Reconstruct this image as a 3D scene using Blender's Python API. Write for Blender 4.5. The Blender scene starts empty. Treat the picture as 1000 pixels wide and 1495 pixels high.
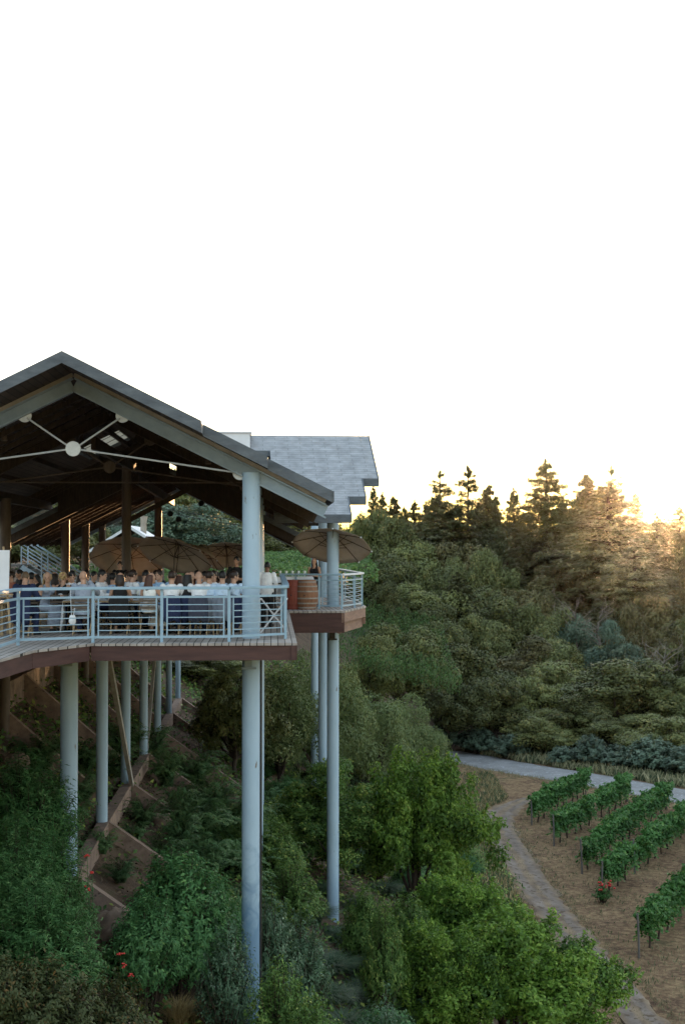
import bpy, bmesh, math, random
import numpy as np
from mathutils import Vector, Matrix, Euler
RNG = np.random.default_rng(7)
random.seed(7)
R = math.radians
SC = bpy.context.scene
COL = SC.collection

# ------------------------------------------------------------------ camera model
F = 2100.0; HZ = 800.0; CAMZ = 1.97
def at(px, py, Y):
    "a world point seen at photo pixel px,py lying at depth Y"
    return Vector(((px - 500.0) / F * Y, Y, CAMZ + (HZ - py) / F * Y))
A1 = R(2.84)
CX, CY = -1.995, 31.5
CA, SA = math.cos(A1), math.sin(A1)
def uvw(X, Y):
    return (X - CX) * CA + (Y - CY) * SA, -(X - CX) * SA + (Y - CY) * CA
def xy(u, v):
    return CX + u * CA - v * SA, CY + u * SA + v * CA

# ------------------------------------------------------------------ terrain
def sstep(a, b, x):
    t = np.clip((x - a) / (b - a), 0, 1)
    return t * t * (3 - 2 * t)
ROADN = np.array([21., 16.]) / math.hypot(21, 16)
def bumps(X, Y):
    return (0.5 * np.sin(X * .31 + 1.3) * np.sin(Y * .27) + 0.3 * np.sin(X * .83 + Y * .51) +
            0.18 * np.sin(X * 1.7 - Y * 1.3 + 2))
UB = -4.31
def terrain(X, Y):
    X = np.asarray(X, float); Y = np.asarray(Y, float)
    Yb = np.minimum(Y, 75)
    xrow = CX + UB - 0.0496 * (Yb - CY)
    xrow = xrow + sstep(78, 150, Y) * 8.0
    toe = 9.0 + sstep(128, 185, Y) * 22
    t = (X - xrow) / (toe - xrow)
    z = np.where(t < 0, -6.1 - t * 0, -6.1 - 10.3 * t)
    up = np.clip((xrow - X), 0, None)
    top = np.where(Y > 78, 5.9, 5.4)
    z = np.where(t < 0, -6.1 + np.minimum(up * 0.78, top) + 0.10 * np.clip(up - 7, 0, 60), z)
    zf = -16.5 + 0.0 * X
    z = np.where(t > 1, zf, z)
    # soft toe
    k = np.clip(1 - np.abs(t - 1) / .12, 0, 1)
    z = z + 0.25 * k * k
    d = (X - 9) * ROADN[0] + (Y - 126) * ROADN[1]
    rise = np.clip(d - 5, 0, 160) * 0.065
    rise = np.where(t > 1, rise, rise * np.clip((t - .2) / .8, 0, 1))
    z = z + rise
    far = np.clip(Y - 230, 0, 400) * 0.045
    z = z + far * np.clip((20 - X) / 60, 0, 1)
    hill = sstep(0.02, .12, t) * (1 - sstep(.86, 1.0, t))
    flat = sstep(.95, 1.1, t) * (1 - sstep(4, 12, d))
    z = z + bumps(X, Y) * (0.28 * hill + .05 * flat + .5 * sstep(6, 20, d))
    return z
def tz(x, y):
    return float(terrain(x, y))

# ------------------------------------------------------------------ object helpers
def tag(o, label=None, cat=None, group=None, kind=None):
    if label: o["label"] = label
    if cat: o["category"] = cat
    if group: o["group"] = group
    if kind: o["kind"] = kind
    return o
def link(o, parent=None):
    COL.objects.link(o)
    if parent: o.parent = parent
    return o
def thing(name, label, cat, loc=(0, 0, 0), rz=0.0, group=None):
    o = bpy.data.objects.new(name, None)
    o.empty_display_size = .2
    o.location = loc; o.rotation_euler = (0, 0, rz)
    link(o); return tag(o, label, cat, group)
def copy_tree(o, parent=None):
    c = o.copy(); COL.objects.link(c)
    if parent is not None: c.parent = parent
    for ch in o.children: copy_tree(ch, c)
    return c

class MB:
    def __init__(s): s.v = []; s.f = []; s.m = []; s.uv = None
    def add(s, vs, fs, m=0):
        b = len(s.v); s.v.extend([tuple(p) for p in vs])
        for f in fs: s.f.append(tuple(b + i for i in f)); s.m.append(m)
    def box(s, x0, x1, y0, y1, z0, z1, m=0):
        s.add([(x0,y0,z0),(x1,y0,z0),(x1,y1,z0),(x0,y1,z0),(x0,y0,z1),(x1,y0,z1),(x1,y1,z1),(x0,y1,z1)],
              [(0,3,2,1),(4,5,6,7),(0,1,5,4),(1,2,6,5),(2,3,7,6),(3,0,4,7)], m)
    def bar(s, p, q, w, h, m=0, up=(0,0,1)):
        "rectangular bar from p to q, width w (sideways), height h (along up)"
        p = Vector(p); q = Vector(q); d = (q - p).normalized(); u = Vector(up)
        sd = d.cross(u)
        if sd.length < 1e-5: sd = d.cross(Vector((0, 1, 0)))
        sd.normalize(); u = sd.cross(d).normalized()
        vs = []
        for c in (p, q):
            for a, b in ((-1,-1),(1,-1),(1,1),(-1,1)): vs.append(c + sd * (a * w / 2) + u * (b * h / 2))
        s.add(vs, [(0,1,2,3),(7,6,5,4),(0,4,5,1),(1,5,6,2),(2,6,7,3),(3,7,4,0)], m)
    def tube(s, pts, rad, n=10, m=0, caps=True):
        pts = [Vector(p) for p in pts]
        if not hasattr(rad, '__len__'): rad = [rad] * len(pts)
        vs = []; fs = []; prev = None
        for i, p in enumerate(pts):
            d = (pts[min(i+1, len(pts)-1)] - pts[max(i-1, 0)]).normalized()
            if prev is None:
                a = d.orthogonal().normalized()
            else:
                a = (prev - d * prev.dot(d)).normalized()
            prev = a; b = d.cross(a)
            for k in range(n):
                t = 2 * math.pi * k / n
                vs.append(p + (a * math.cos(t) + b * math.sin(t)) * rad[i])
        for i in range(len(pts) - 1):
            for k in range(n):
                k2 = (k + 1) % n
                fs.append((i*n+k, i*n+k2, (i+1)*n+k2, (i+1)*n+k))
        if caps:
            fs.append(tuple(range(n))[::-1]); fs.append(tuple((len(pts)-1)*n + k for k in range(n)))
        s.add(vs, fs, m)
    def lathe(s, prof, n=16, c=(0, 0, 0), m=0, axis='z'):
        vs = []; fs = []
        for r, z in prof:
            for k in range(n):
                t = 2 * math.pi * k / n
                q = (r*math.cos(t), r*math.sin(t), z)
                if axis == 'y': q = (q[0], q[2], q[1])
                vs.append((c[0]+q[0], c[1]+q[1], c[2]+q[2]))
        for i in range(len(prof) - 1):
            for k in range(n):
                k2 = (k+1) % n
                fs.append((i*n+k, i*n+k2, (i+1)*n+k2, (i+1)*n+k))
        fs.append(tuple(range(n))[::-1]); fs.append(tuple((len(prof)-1)*n + k for k in range(n)))
        s.add(vs, fs, m)
    def ell(s, c, r, m=0, nu=12, nv=8, rot=None):
        vs = []; fs = []
        for j in range(nv + 1):
            ph = math.pi * j / nv
            for k in range(nu):
                t = 2*math.pi*k/nu
                q = Vector((r[0]*math.sin(ph)*math.cos(t), r[1]*math.sin(ph)*math.sin(t), r[2]*math.cos(ph)))
                if rot: q = rot @ q
                vs.append(Vector(c) + q)
        for j in range(nv):
            for k in range(nu):
                k2 = (k+1) % nu
                fs.append((j*nu+k, (j+1)*nu+k, (j+1)*nu+k2, j*nu+k2))
        s.add(vs, fs, m)
    def prism(s, poly, z0, z1, m=0, ms=None):
        n = len(poly); b = [(x, y, z0) for x, y in poly] + [(x, y, z1) for x, y in poly]
        s.add(b, [tuple(range(n))[::-1]], m); s.add(b, [tuple(range(n, 2*n))], m)
        s.add(b, [(i, (i+1) % n, n + (i+1) % n, n + i) for i in range(n)], m if ms is None else ms)
    def slab(s, top, thick, m_top=0, m_bot=0, m_side=0):
        "top: planar polygon (ccw seen from above), extruded straight down"
        n = len(top); vs = [tuple(p) for p in top] + [(p[0], p[1], p[2]-thick) for p in top]
        s.add(vs, [tuple(range(n))], m_top); s.add(vs, [tuple(range(n, 2*n))[::-1]], m_bot)
        s.add(vs, [((i+1) % n, i, n+i, n+(i+1) % n) for i in range(n)], m_side)
    def mesh(s, name, mats, smooth=False):
        me = bpy.data.meshes.new(name)
        me.from_pydata(s.v, [], s.f)
        if not isinstance(mats, (list, tuple)): mats = [mats]
        for x in mats: me.materials.append(x)
        if any(s.m): me.polygons.foreach_set('material_index', np.array(s.m, dtype=np.int32))
        me.validate(); me.update()
        bm = bmesh.new(); bm.from_mesh(me)
        bmesh.ops.remove_doubles(bm, verts=bm.verts, dist=1e-6)
        bmesh.ops.recalc_face_normals(bm, faces=bm.faces)
        bm.to_mesh(me); bm.free()
        if smooth:
            me.polygons.foreach_set('use_smooth', np.ones(len(me.polygons), dtype=bool))
            try: me.set_sharp_from_angle(angle=R(40))
            except Exception: pass
        return me
    def build(s, name, mats, parent=None, smooth=False, bevel=0):
        o = bpy.data.objects.new(name, s.mesh(name, mats, smooth))
        link(o, parent)
        if bevel:
            b = o.modifiers.new('bevel', 'BEVEL'); b.width = bevel; b.segments = 2; b.limit_method = 'ANGLE'
        return o

# ------------------------------------------------------------------ materials
def nodes(m):
    m.use_nodes = True
    nt = m.node_tree; nt.nodes.clear()
    return nt, nt.nodes, nt.links
def sock(n, name): return n.inputs[name]
def make_mat(name, c1, c2=None, scale=4.0, rough=.7, bump=0.0, bscale=None, detail=6, spec=.3, metal=0, stretch=None,
             speck=None, lo=.35, hi=.65):
    m = bpy.data.materials.new(name); nt, N, L = nodes(m)
    out = N.new('ShaderNodeOutputMaterial'); p = N.new('ShaderNodeBsdfPrincipled'); L.new(p.outputs[0], out.inputs[0])
    p.inputs['Roughness'].default_value = rough; p.inputs['Metallic'].default_value = metal
    p.inputs['Specular IOR Level'].default_value = spec
    c2 = c2 or tuple(x * .8 for x in c1)
    tc = N.new('ShaderNodeTexCoord'); mp = N.new('ShaderNodeMapping'); L.new(tc.outputs['Object'], mp.inputs[0])
    if stretch: mp.inputs['Scale'].default_value = stretch
    no = N.new('ShaderNodeTexNoise'); no.inputs['Scale'].default_value = scale; no.inputs['Detail'].default_value = detail
    no.inputs['Roughness'].default_value = .65
    L.new(mp.outputs[0], no.inputs['Vector'])
    cr = N.new('ShaderNodeValToRGB'); cr.color_ramp.elements[0].position = lo; cr.color_ramp.elements[1].position = hi
    cr.color_ramp.elements[0].color = (*c1, 1); cr.color_ramp.elements[1].color = (*c2, 1)
    L.new(no.outputs['Fac'], cr.inputs[0]); col = cr.outputs[0]
    if speck:
        n2 = N.new('ShaderNodeTexNoise'); n2.inputs['Scale'].default_value = speck[1]; n2.inputs['Detail'].default_value = 4
        L.new(mp.outputs[0], n2.inputs['Vector'])
        c2r = N.new('ShaderNodeValToRGB'); c2r.color_ramp.elements[0].position = speck[2]; c2r.color_ramp.elements[1].position = speck[2] + .06
        L.new(n2.outputs['Fac'], c2r.inputs[0])
        mx = N.new('ShaderNodeMix'); mx.data_type = 'RGBA'; L.new(c2r.outputs[0], mx.inputs['Factor'])
        L.new(col, mx.inputs['A']); mx.inputs['B'].default_value = (*speck[0], 1); col = mx.outputs['Result']
    L.new(col, p.inputs['Base Color'])
    if bump:
        bn = N.new('ShaderNodeTexNoise'); bn.inputs['Scale'].default_value = bscale or scale * 6; bn.inputs['Detail'].default_value = 5
        L.new(mp.outputs[0], bn.inputs['Vector'])
        b = N.new('ShaderNodeBump'); b.inputs['Strength'].default_value = bump; b.inputs['Distance'].default_value = .02
        L.new(bn.outputs['Fac'], b.inputs['Height']); L.new(b.outputs[0], p.inputs['Normal'])
    return m
def brick_mat(name, c1, c2, cm, w, h, mortar, swap=False, rough=.75, bump=.5, off=.5, noise=.35):
    m = bpy.data.materials.new(name); nt, N, L = nodes(m)
    out = N.new('ShaderNodeOutputMaterial'); p = N.new('ShaderNodeBsdfPrincipled'); L.new(p.outputs[0], out.inputs[0])
    p.inputs['Roughness'].default_value = rough; p.inputs['Specular IOR Level'].default_value = .3
    tc = N.new('ShaderNodeTexCoord'); mp = N.new('ShaderNodeMapping'); L.new(tc.outputs['Object'], mp.inputs[0])
    if swap: mp.inputs['Rotation'].default_value = (0, 0, R(90))
    b = N.new('ShaderNodeTexBrick'); L.new(mp.outputs[0], b.inputs['Vector'])
    b.offset = off
    b.inputs['Scale'].default_value = 1; b.inputs['Brick Width'].default_value = w; b.inputs['Row Height'].default_value = h
    b.inputs['Mortar Size'].default_value = mortar; b.inputs['Mortar Smooth'].default_value = .1
    b.inputs['Color1'].default_value = (*c1, 1); b.inputs['Color2'].default_value = (*c2, 1); b.inputs['Mortar'].default_value = (*cm, 1)
    no = N.new('ShaderNodeTexNoise'); no.inputs['Scale'].default_value = 3; no.inputs['Detail'].default_value = 8
    L.new(tc.outputs['Object'], no.inputs['Vector'])
    mr = N.new('ShaderNodeMapRange'); mr.inputs['To Min'].default_value = 1 - noise; mr.inputs['To Max'].default_value = 1 + noise
    mr.inputs['From Min'].default_value = .3; mr.inputs['From Max'].default_value = .7
    L.new(no.outputs['Fac'], mr.inputs['Value'])
    mu = N.new('ShaderNodeVectorMath'); mu.operation = 'SCALE'; L.new(b.outputs['Color'], mu.inputs[0]); L.new(mr.outputs[0], mu.inputs['Scale'])
    L.new(mu.outputs[0], p.inputs['Base Color'])
    bp = N.new('ShaderNodeBump'); bp.inputs['Strength'].default_value = bump; bp.inputs['Distance'].default_value = .02; bp.invert = True
    L.new(b.outputs['Fac'], bp.inputs['Height']); L.new(bp.outputs[0], p.inputs['Normal'])
    return m
def leaf_mat(name, c1, c2, c3=None, trans=.35, rough=.55, spec=.25, objvar=.25):
    "leaf colours vary leaf by leaf through the mesh attribute rnd"
    m = bpy.data.materials.new(name); nt, N, L = nodes(m)
    out = N.new('ShaderNodeOutputMaterial'); p = N.new('ShaderNodeBsdfPrincipled')
    p.inputs['Roughness'].default_value = rough; p.inputs['Specular IOR Level'].default_value = spec
    at_ = N.new('ShaderNodeAttribute'); at_.attribute_name = 'rnd'
    cr = N.new('ShaderNodeValToRGB'); e = cr.color_ramp.elements
    e[0].position = .1; e[0].color = (*c1, 1); e[1].position = .75; e[1].color = (*c2, 1)
    if c3: k = cr.color_ramp.elements.new(.95); k.color = (*c3, 1)
    L.new(at_.outputs['Fac'], cr.inputs[0])
    oi = N.new('ShaderNodeObjectInfo'); mr = N.new('ShaderNodeMapRange')
    mr.inputs['To Min'].default_value = 1 - objvar; mr.inputs['To Max'].default_value = 1 + objvar
    L.new(oi.outputs['Random'], mr.inputs['Value'])
    mu = N.new('ShaderNodeVectorMath'); mu.operation = 'SCALE'; L.new(cr.outputs[0], mu.inputs[0]); L.new(mr.outputs[0], mu.inputs['Scale'])
    L.new(mu.outputs[0], p.inputs['Base Color'])
    t = N.new('ShaderNodeBsdfTranslucent'); L.new(mu.outputs[0], t.inputs['Color'])
    mx = N.new('ShaderNodeMixShader'); mx.inputs[0].default_value = trans
    L.new(p.outputs[0], mx.inputs[1]); L.new(t.outputs[0], mx.inputs[2]); L.new(mx.outputs[0], out.inputs[0])
    return m
def plain(name, c, rough=.6, var=.12, scale=6, **k):
    return make_mat(name, tuple(min(1, x*(1+var)) for x in c), tuple(x*(1-var) for x in c), scale=scale, rough=rough, **k)

M = {}
M['paint'] = make_mat('pale_blue_paint', (.345,.455,.55), (.285,.39,.48), scale=1.6, rough=.5, bump=.05, speck=((.16,.13,.10), 9, .69), stretch=(1,1,.35))
M['rail'] = make_mat('rail_paint', (.27,.385,.47), (.23,.335,.41), scale=3, rough=.45)
M['beam'] = make_mat('beam_paint', (.24,.30,.34), (.18,.23,.265), scale=2, rough=.55, bump=.06)
def stain_shade_paint():
    "pale blue paint, with darker blue stain, scuffs and painted-in bluish shade towards the foot of the column"
    m = make_mat('stain_shade_blue_paint', (.345,.455,.55), (.285,.39,.48), scale=1.6, rough=.5, bump=.05, speck=((.16,.13,.10), 9, .69), stretch=(1,1,.35))
    nt = m.node_tree; N = nt.nodes; L = nt.links; p = next(n for n in N if n.type == 'BSDF_PRINCIPLED'); src = p.inputs['Base Color'].links[0].from_socket
    tc = N.new('ShaderNodeTexCoord'); sp = N.new('ShaderNodeSeparateXYZ'); L.new(tc.outputs['Object'], sp.inputs[0])
    no = N.new('ShaderNodeTexNoise'); no.inputs['Scale'].default_value = 2.2; no.inputs['Detail'].default_value = 6; no.inputs['Distortion'].default_value = 1.5; L.new(tc.outputs['Object'], no.inputs['Vector'])
    a = N.new('ShaderNodeMath'); a.operation = 'MULTIPLY_ADD'; L.new(no.outputs['Fac'], a.inputs[0]); a.inputs[1].default_value = 3.2; L.new(sp.outputs['Z'], a.inputs[2])
    r = N.new('ShaderNodeMapRange'); r.inputs['From Min'].default_value = -3.2; r.inputs['From Max'].default_value = -4.6; L.new(a.outputs[0], r.inputs['Value'])
    x = N.new('ShaderNodeMix'); x.data_type = 'RGBA'; L.new(r.outputs[0], x.inputs['Factor']); L.new(src, x.inputs['A']); x.inputs['B'].default_value = (.13, .22, .32, 1); L.new(x.outputs['Result'], p.inputs['Base Color'])  # blue stain, deepened by sky-lit shade painted into the colour
    return m
M['paint_stain_shade'] = stain_shade_paint()
M['plate'] = make_mat('galvanised_plate', (.62,.64,.64), (.5,.52,.53), scale=8, rough=.5)
M['rod'] = make_mat('tie_rod_steel', (.45,.47,.48), (.36,.38,.39), scale=5, rough=.5)
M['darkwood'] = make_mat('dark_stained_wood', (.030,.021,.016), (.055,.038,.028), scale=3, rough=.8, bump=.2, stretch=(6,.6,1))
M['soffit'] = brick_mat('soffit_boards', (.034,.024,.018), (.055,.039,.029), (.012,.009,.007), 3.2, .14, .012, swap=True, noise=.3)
M['tanwood'] = make_mat('tan_timber', (.33,.285,.23), (.23,.195,.155), scale=3, rough=.75, stretch=(1,1,1), bump=.1)
M['brownpost'] = make_mat('brown_post', (.075,.055,.042), (.12,.09,.07), scale=3, rough=.6, stretch=(2,2,.4))
M['fascia'] = make_mat('maroon_fascia_timber', (.088,.043,.036), (.055,.028,.025), scale=2.2, rough=.75, bump=.15, stretch=(.5,.5,4))
M['fascia_sunlit'] = make_mat('sunlit_fascia_timber', (.26,.16,.12), (.17,.10,.075), scale=3, rough=.75, bump=.15, stretch=(.5,.5,4))  # paler copy of the maroon timber, low sunlight put into its colour
M['deck'] = brick_mat('deck_planks', (.34,.30,.27), (.27,.235,.21), (.03,.027,.025), 4.2, .145, .010, swap=True, noise=.25)
M['shingle'] = brick_mat('grey_shingles', (.27,.275,.285), (.24,.245,.255), (.18,.184,.19), .9, .17, .014, noise=.22, bump=.6)
M['barge'] = make_mat('bargeboard', (.115,.13,.145), (.07,.08,.092), scale=2.5, rough=.75, bump=.25, stretch=(1,1,3))
M['whitepaint'] = make_mat('white_paint', (.66,.66,.68), (.58,.58,.60), scale=2, rough=.6)
M['concrete'] = make_mat('brown_concrete', (.29,.205,.16), (.15,.105,.082), scale=2.2, rough=.9, bump=.35, bscale=20, speck=((.10,.075,.06), 6, .62))
M['bark'] = make_mat('bark', (.075,.055,.042), (.035,.026,.02), scale=5, rough=.9, bump=.6, stretch=(3,3,.5))
M['deadwood'] = make_mat('bleached_wood', (.19,.16,.13), (.12,.10,.085), scale=5, rough=.9)
M['skylight'] = make_mat('skylight_glass', (.6,.56,.48), (.5,.46,.4), scale=2, rough=.3)
M['white_cloth'] = make_mat('white_cloth', (.78,.78,.79), (.68,.68,.71), scale=4, rough=.9, bump=.1)
M['tan_canvas'] = make_mat('tan_canvas', (.52,.43,.345), (.44,.36,.285), scale=3, rough=.9)
def add_trans(m, f):
    nt = m.node_tree; N = nt.nodes; L = nt.links; p = next(n for n in N if n.type == 'BSDF_PRINCIPLED'); out = next(n for n in N if n.type == 'OUTPUT_MATERIAL')
    t = N.new('ShaderNodeBsdfTranslucent'); src = p.inputs['Base Color'].links[0].from_socket; L.new(src, t.inputs['Color'])
    x = N.new('ShaderNodeMixShader'); x.inputs[0].default_value = f; L.new(p.outputs[0], x.inputs[1]); L.new(t.outputs[0], x.inputs[2]); L.new(x.outputs[0], out.inputs['Surface'])
add_trans(M['tan_canvas'], .2); add_trans(M['skylight'], .8)
M['steel'] = make_mat('steel', (.5,.5,.52), (.4,.4,.42), rough=.35, metal=.8)
M['black'] = plain('black_metal', (.018,.017,.017), .5)
M['glass'] = make_mat('wine_glass', (.75,.78,.74), (.7,.7,.6), rough=.1, spec=.6)
M['lightwood'] = make_mat('pale_wood', (.40,.29,.17), (.30,.21,.12), scale=4, rough=.6, stretch=(3,3,.4))
M['barrel'] = make_mat('oak_barrel_staves', (.25,.115,.06), (.15,.068,.038), scale=5, rough=.6, stretch=(4,4,.3), bump=.2)
M['barrel_red'] = make_mat('red_stained_staves', (.22,.05,.032), (.13,.03,.02), scale=5, rough=.6, stretch=(4,4,.3))
M['hoop'] = make_mat('barrel_hoop', (.30,.27,.24), (.2,.18,.16), rough=.5, metal=.4)
M['straw'] = make_mat('straw', (.36,.27,.15), (.25,.19,.10), scale=6)
M['red_petal'] = plain('red_petals', (.45,.03,.025), .6)
M['post_grey'] = make_mat('weathered_post', (.13,.12,.11), (.075,.07,.065), scale=6, rough=.9, stretch=(3,3,.4))
M['brace'] = make_mat('brace_timber', (.34,.315,.28), (.25,.23,.20), scale=4, rough=.8)
M['rock'] = make_mat('tan_rock', (.30,.215,.155), (.17,.12,.09), scale=2, rough=.95, bump=.6, bscale=7)
M['gravel'] = make_mat('road_gravel', (.225,.222,.22), (.15,.148,.147), scale=.55, rough=.95, bump=.5, bscale=14, speck=((.30,.31,.32), 3.5, .60))
M['dirt'] = make_mat('track_dirt', (.235,.17,.12), (.115,.078,.055), scale=.9, rough=.97, bump=1.0, bscale=4, speck=((.10,.075,.055), 2.6, .56), detail=10)
def track_material():
    "bare earth track: two wheel ruts, a strawy crown and ragged edges"
    m = make_mat('track_earth', (.205,.165,.135), (.105,.082,.066), scale=.9, rough=.97, bump=1.0, bscale=4, speck=((0.085,0.058,0.037), 2.6, .56), detail=10)
    nt = m.node_tree; N = nt.nodes; L = nt.links; p = next(n for n in N if n.type == 'BSDF_PRINCIPLED'); src = p.inputs['Base Color'].links[0].from_socket
    a = N.new('ShaderNodeAttribute'); a.attribute_name = 'across'; ab = N.new('ShaderNodeMath'); ab.operation = 'ABSOLUTE'; L.new(a.outputs['Fac'], ab.inputs[0])
    tc = N.new('ShaderNodeTexCoord'); no = N.new('ShaderNodeTexNoise'); no.inputs['Scale'].default_value = 1.1; no.inputs['Detail'].default_value = 8; L.new(tc.outputs['Object'], no.inputs['Vector'])
    ad = N.new('ShaderNodeMath'); ad.operation = 'MULTIPLY_ADD'; L.new(no.outputs['Fac'], ad.inputs[0]); ad.inputs[1].default_value = .7; L.new(ab.outputs[0], ad.inputs[2])
    sb = N.new('ShaderNodeMath'); sb.operation = 'SUBTRACT'; L.new(ad.outputs[0], sb.inputs[0]); sb.inputs[1].default_value = .35
    r = N.new('ShaderNodeValToRGB'); L.new(sb.outputs[0], r.inputs[0]); e = r.color_ramp.elements
    e[0].position = 0; e[0].color = (1,1,1,1); e[1].position = 1; e[1].color = (1,1,1,1)
    for q, v in ((.16, .8), (.30, 0), (.58, 0), (.80, .8)): k = e.new(q); k.color = (v,v,v,1)
    n2 = N.new('ShaderNodeTexNoise'); n2.inputs['Scale'].default_value = 1.3; n2.inputs['Detail'].default_value = 10; L.new(tc.outputs['Object'], n2.inputs['Vector'])
    r2 = N.new('ShaderNodeValToRGB'); L.new(n2.outputs['Fac'], r2.inputs[0]); r2.color_ramp.elements[0].position = .38; r2.color_ramp.elements[0].color = (.11,.076,.05,1); r2.color_ramp.elements[1].position = .6; r2.color_ramp.elements[1].color = (.21,.15,.093,1)
    x = N.new('ShaderNodeMix'); x.data_type = 'RGBA'; L.new(r.outputs[0], x.inputs['Factor']); L.new(src, x.inputs['A']); L.new(r2.outputs[0], x.inputs['B']); L.new(x.outputs['Result'], p.inputs['Base Color'])
    return m
M['dirt'] = track_material()
M['sanddirt'] = make_mat('pale_track', (.30,.235,.165), (.22,.17,.12), scale=.4, rough=.97)

# ------------------------------------------------------------------ ground sheet
def ground_material():
    m = bpy.data.materials.new('ground_soil_and_grass'); nt, N, L = nodes(m)
    out = N.new('ShaderNodeOutputMaterial'); p = N.new('ShaderNodeBsdfPrincipled'); L.new(p.outputs[0], out.inputs[0])
    p.inputs['Roughness'].default_value = .97; p.inputs['Specular IOR Level'].default_value = .1
    tc = N.new('ShaderNodeTexCoord')
    def noise(s, d=8):
        n = N.new('ShaderNodeTexNoise'); n.inputs['Scale'].default_value = s; n.inputs['Detail'].default_value = d
        n.inputs['Roughness'].default_value = .68; L.new(tc.outputs['Object'], n.inputs['Vector']); return n.outputs['Fac']
    def ramp(f, stops):
        c = N.new('ShaderNodeValToRGB'); L.new(f, c.inputs[0])
        while len(c.color_ramp.elements) < len(stops): c.color_ramp.elements.new(.5)
        for e, (q, k) in zip(c.color_ramp.elements, stops): e.position = q; e.color = (*k, 1)
        return c.outputs[0]
    def mix(f, a, b):
        x = N.new('ShaderNodeMix'); x.data_type = 'RGBA'; L.new(f, x.inputs['Factor']); L.new(a, x.inputs['A']); L.new(b, x.inputs['B']); return x.outputs['Result']
    dry = ramp(noise(.42, 10), [(.34,(0.065,0.038,0.024)), (.47,(0.152,0.095,0.053)), (.57,(0.220,0.148,0.078)), (.68,(0.076,0.076,0.035))])
    dry2 = ramp(noise(3.2, 8), [(.40,(0.046,0.027,0.018)), (.50,(0.144,0.087,0.052)), (.60,(0.289,0.201,0.109))])
    h = N.new('ShaderNodeMix'); h.data_type = 'RGBA'; h.inputs['Factor'].default_value = .5; L.new(dry, h.inputs['A']); L.new(dry2, h.inputs['B'])
    dirt = ramp(noise(.9), [(.35,(0.046,0.033,0.024)), (.55,(0.111,0.075,0.052)), (.7,(0.065,0.069,0.034))])
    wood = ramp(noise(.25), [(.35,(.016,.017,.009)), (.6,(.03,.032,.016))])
    a1 = N.new('ShaderNodeAttribute'); a1.attribute_name = 'dry'
    a2 = N.new('ShaderNodeAttribute'); a2.attribute_name = 'wood'
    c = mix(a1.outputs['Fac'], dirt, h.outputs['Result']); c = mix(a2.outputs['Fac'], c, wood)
    L.new(c, p.inputs['Base Color'])
    b = N.new('ShaderNodeBump'); b.inputs['Strength'].default_value = .6; b.inputs['Distance'].default_value = .12
    L.new(noise(5), b.inputs['Height']); L.new(b.outputs[0], p.inputs['Normal'])
    return m
def axis(lo, a, b, hi, fine, grow=1.25):
    xs = list(np.arange(a, b + fine * .5, fine)); d = fine
    x = xs[-1]
    while x < hi: d *= grow; x += d; xs.append(min(x, hi))
    d = fine; x = xs[0]; left = []
    while x > lo: d *= grow; x -= d; left.append(max(x, lo))
    return np.array(sorted(set(left + xs)))
GX = axis(-1500, -30, 45, 1500, .8); GY = axis(-30, 10, 150, 2600, .8)
def build_ground():
    X, Y = np.meshgrid(GX, GY); Z = terrain(X, Y)
    nx, ny = len(GX), len(GY)
    me = bpy.data.meshes.new('ground')
    V = np.stack([X.ravel(), Y.ravel(), Z.ravel()], 1)
    i = np.arange((ny-1)*(nx-1)); r = i // (nx-1); c = i % (nx-1); a = r*nx + c
    Fq = np.stack([a, a+1, a+nx+1, a+nx], 1)
    me.vertices.add(len(V)); me.vertices.foreach_set('co', V.ravel())
    me.loops.add(Fq.size); me.loops.foreach_set('vertex_index', Fq.ravel().astype(np.int32))
    me.polygons.add(len(Fq)); me.polygons.foreach_set('loop_start', (np.arange(len(Fq))*4).astype(np.int32))
    me.update(calc_edges=True)
    xf, yf = V[:, 0], V[:, 1]
    d = (xf - 9) * ROADN[0] + (yf - 126) * ROADN[1]
    dry = sstep(7.5, 9.5, xf + .6*np.sin(yf*.4)) * (1 - sstep(3.5, 8, d))
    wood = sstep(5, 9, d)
    for nm, arr in (('dry', dry), ('wood', wood)):
        at_ = me.attributes.new(nm, 'FLOAT', 'POINT'); at_.data.foreach_set('value', arr.astype(np.float32))
    me.polygons.foreach_set('use_smooth', np.ones(len(Fq), dtype=bool))
    me.materials.append(ground_material())
    o = bpy.data.objects.new('ground', me); link(o); tag(o, kind='structure')
    return o
GROUND = build_ground()
def gz(x, y):
    "height of the ground sheet itself (bilinear in its grid)"
    i = int(np.clip(np.searchsorted(GX, x) - 1, 0, len(GX) - 2)); j = int(np.clip(np.searchsorted(GY, y) - 1, 0, len(GY) - 2))
    fx = (x - GX[i]) / (GX[i+1] - GX[i]); fy = (y - GY[j]) / (GY[j+1] - GY[j])
    q = terrain(np.array([GX[i], GX[i+1], GX[i], GX[i+1]]), np.array([GY[j], GY[j], GY[j+1], GY[j+1]]))
    return float((q[0]*(1-fx) + q[1]*fx)*(1-fy) + (q[2]*(1-fx) + q[3]*fx)*fy)
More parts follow.
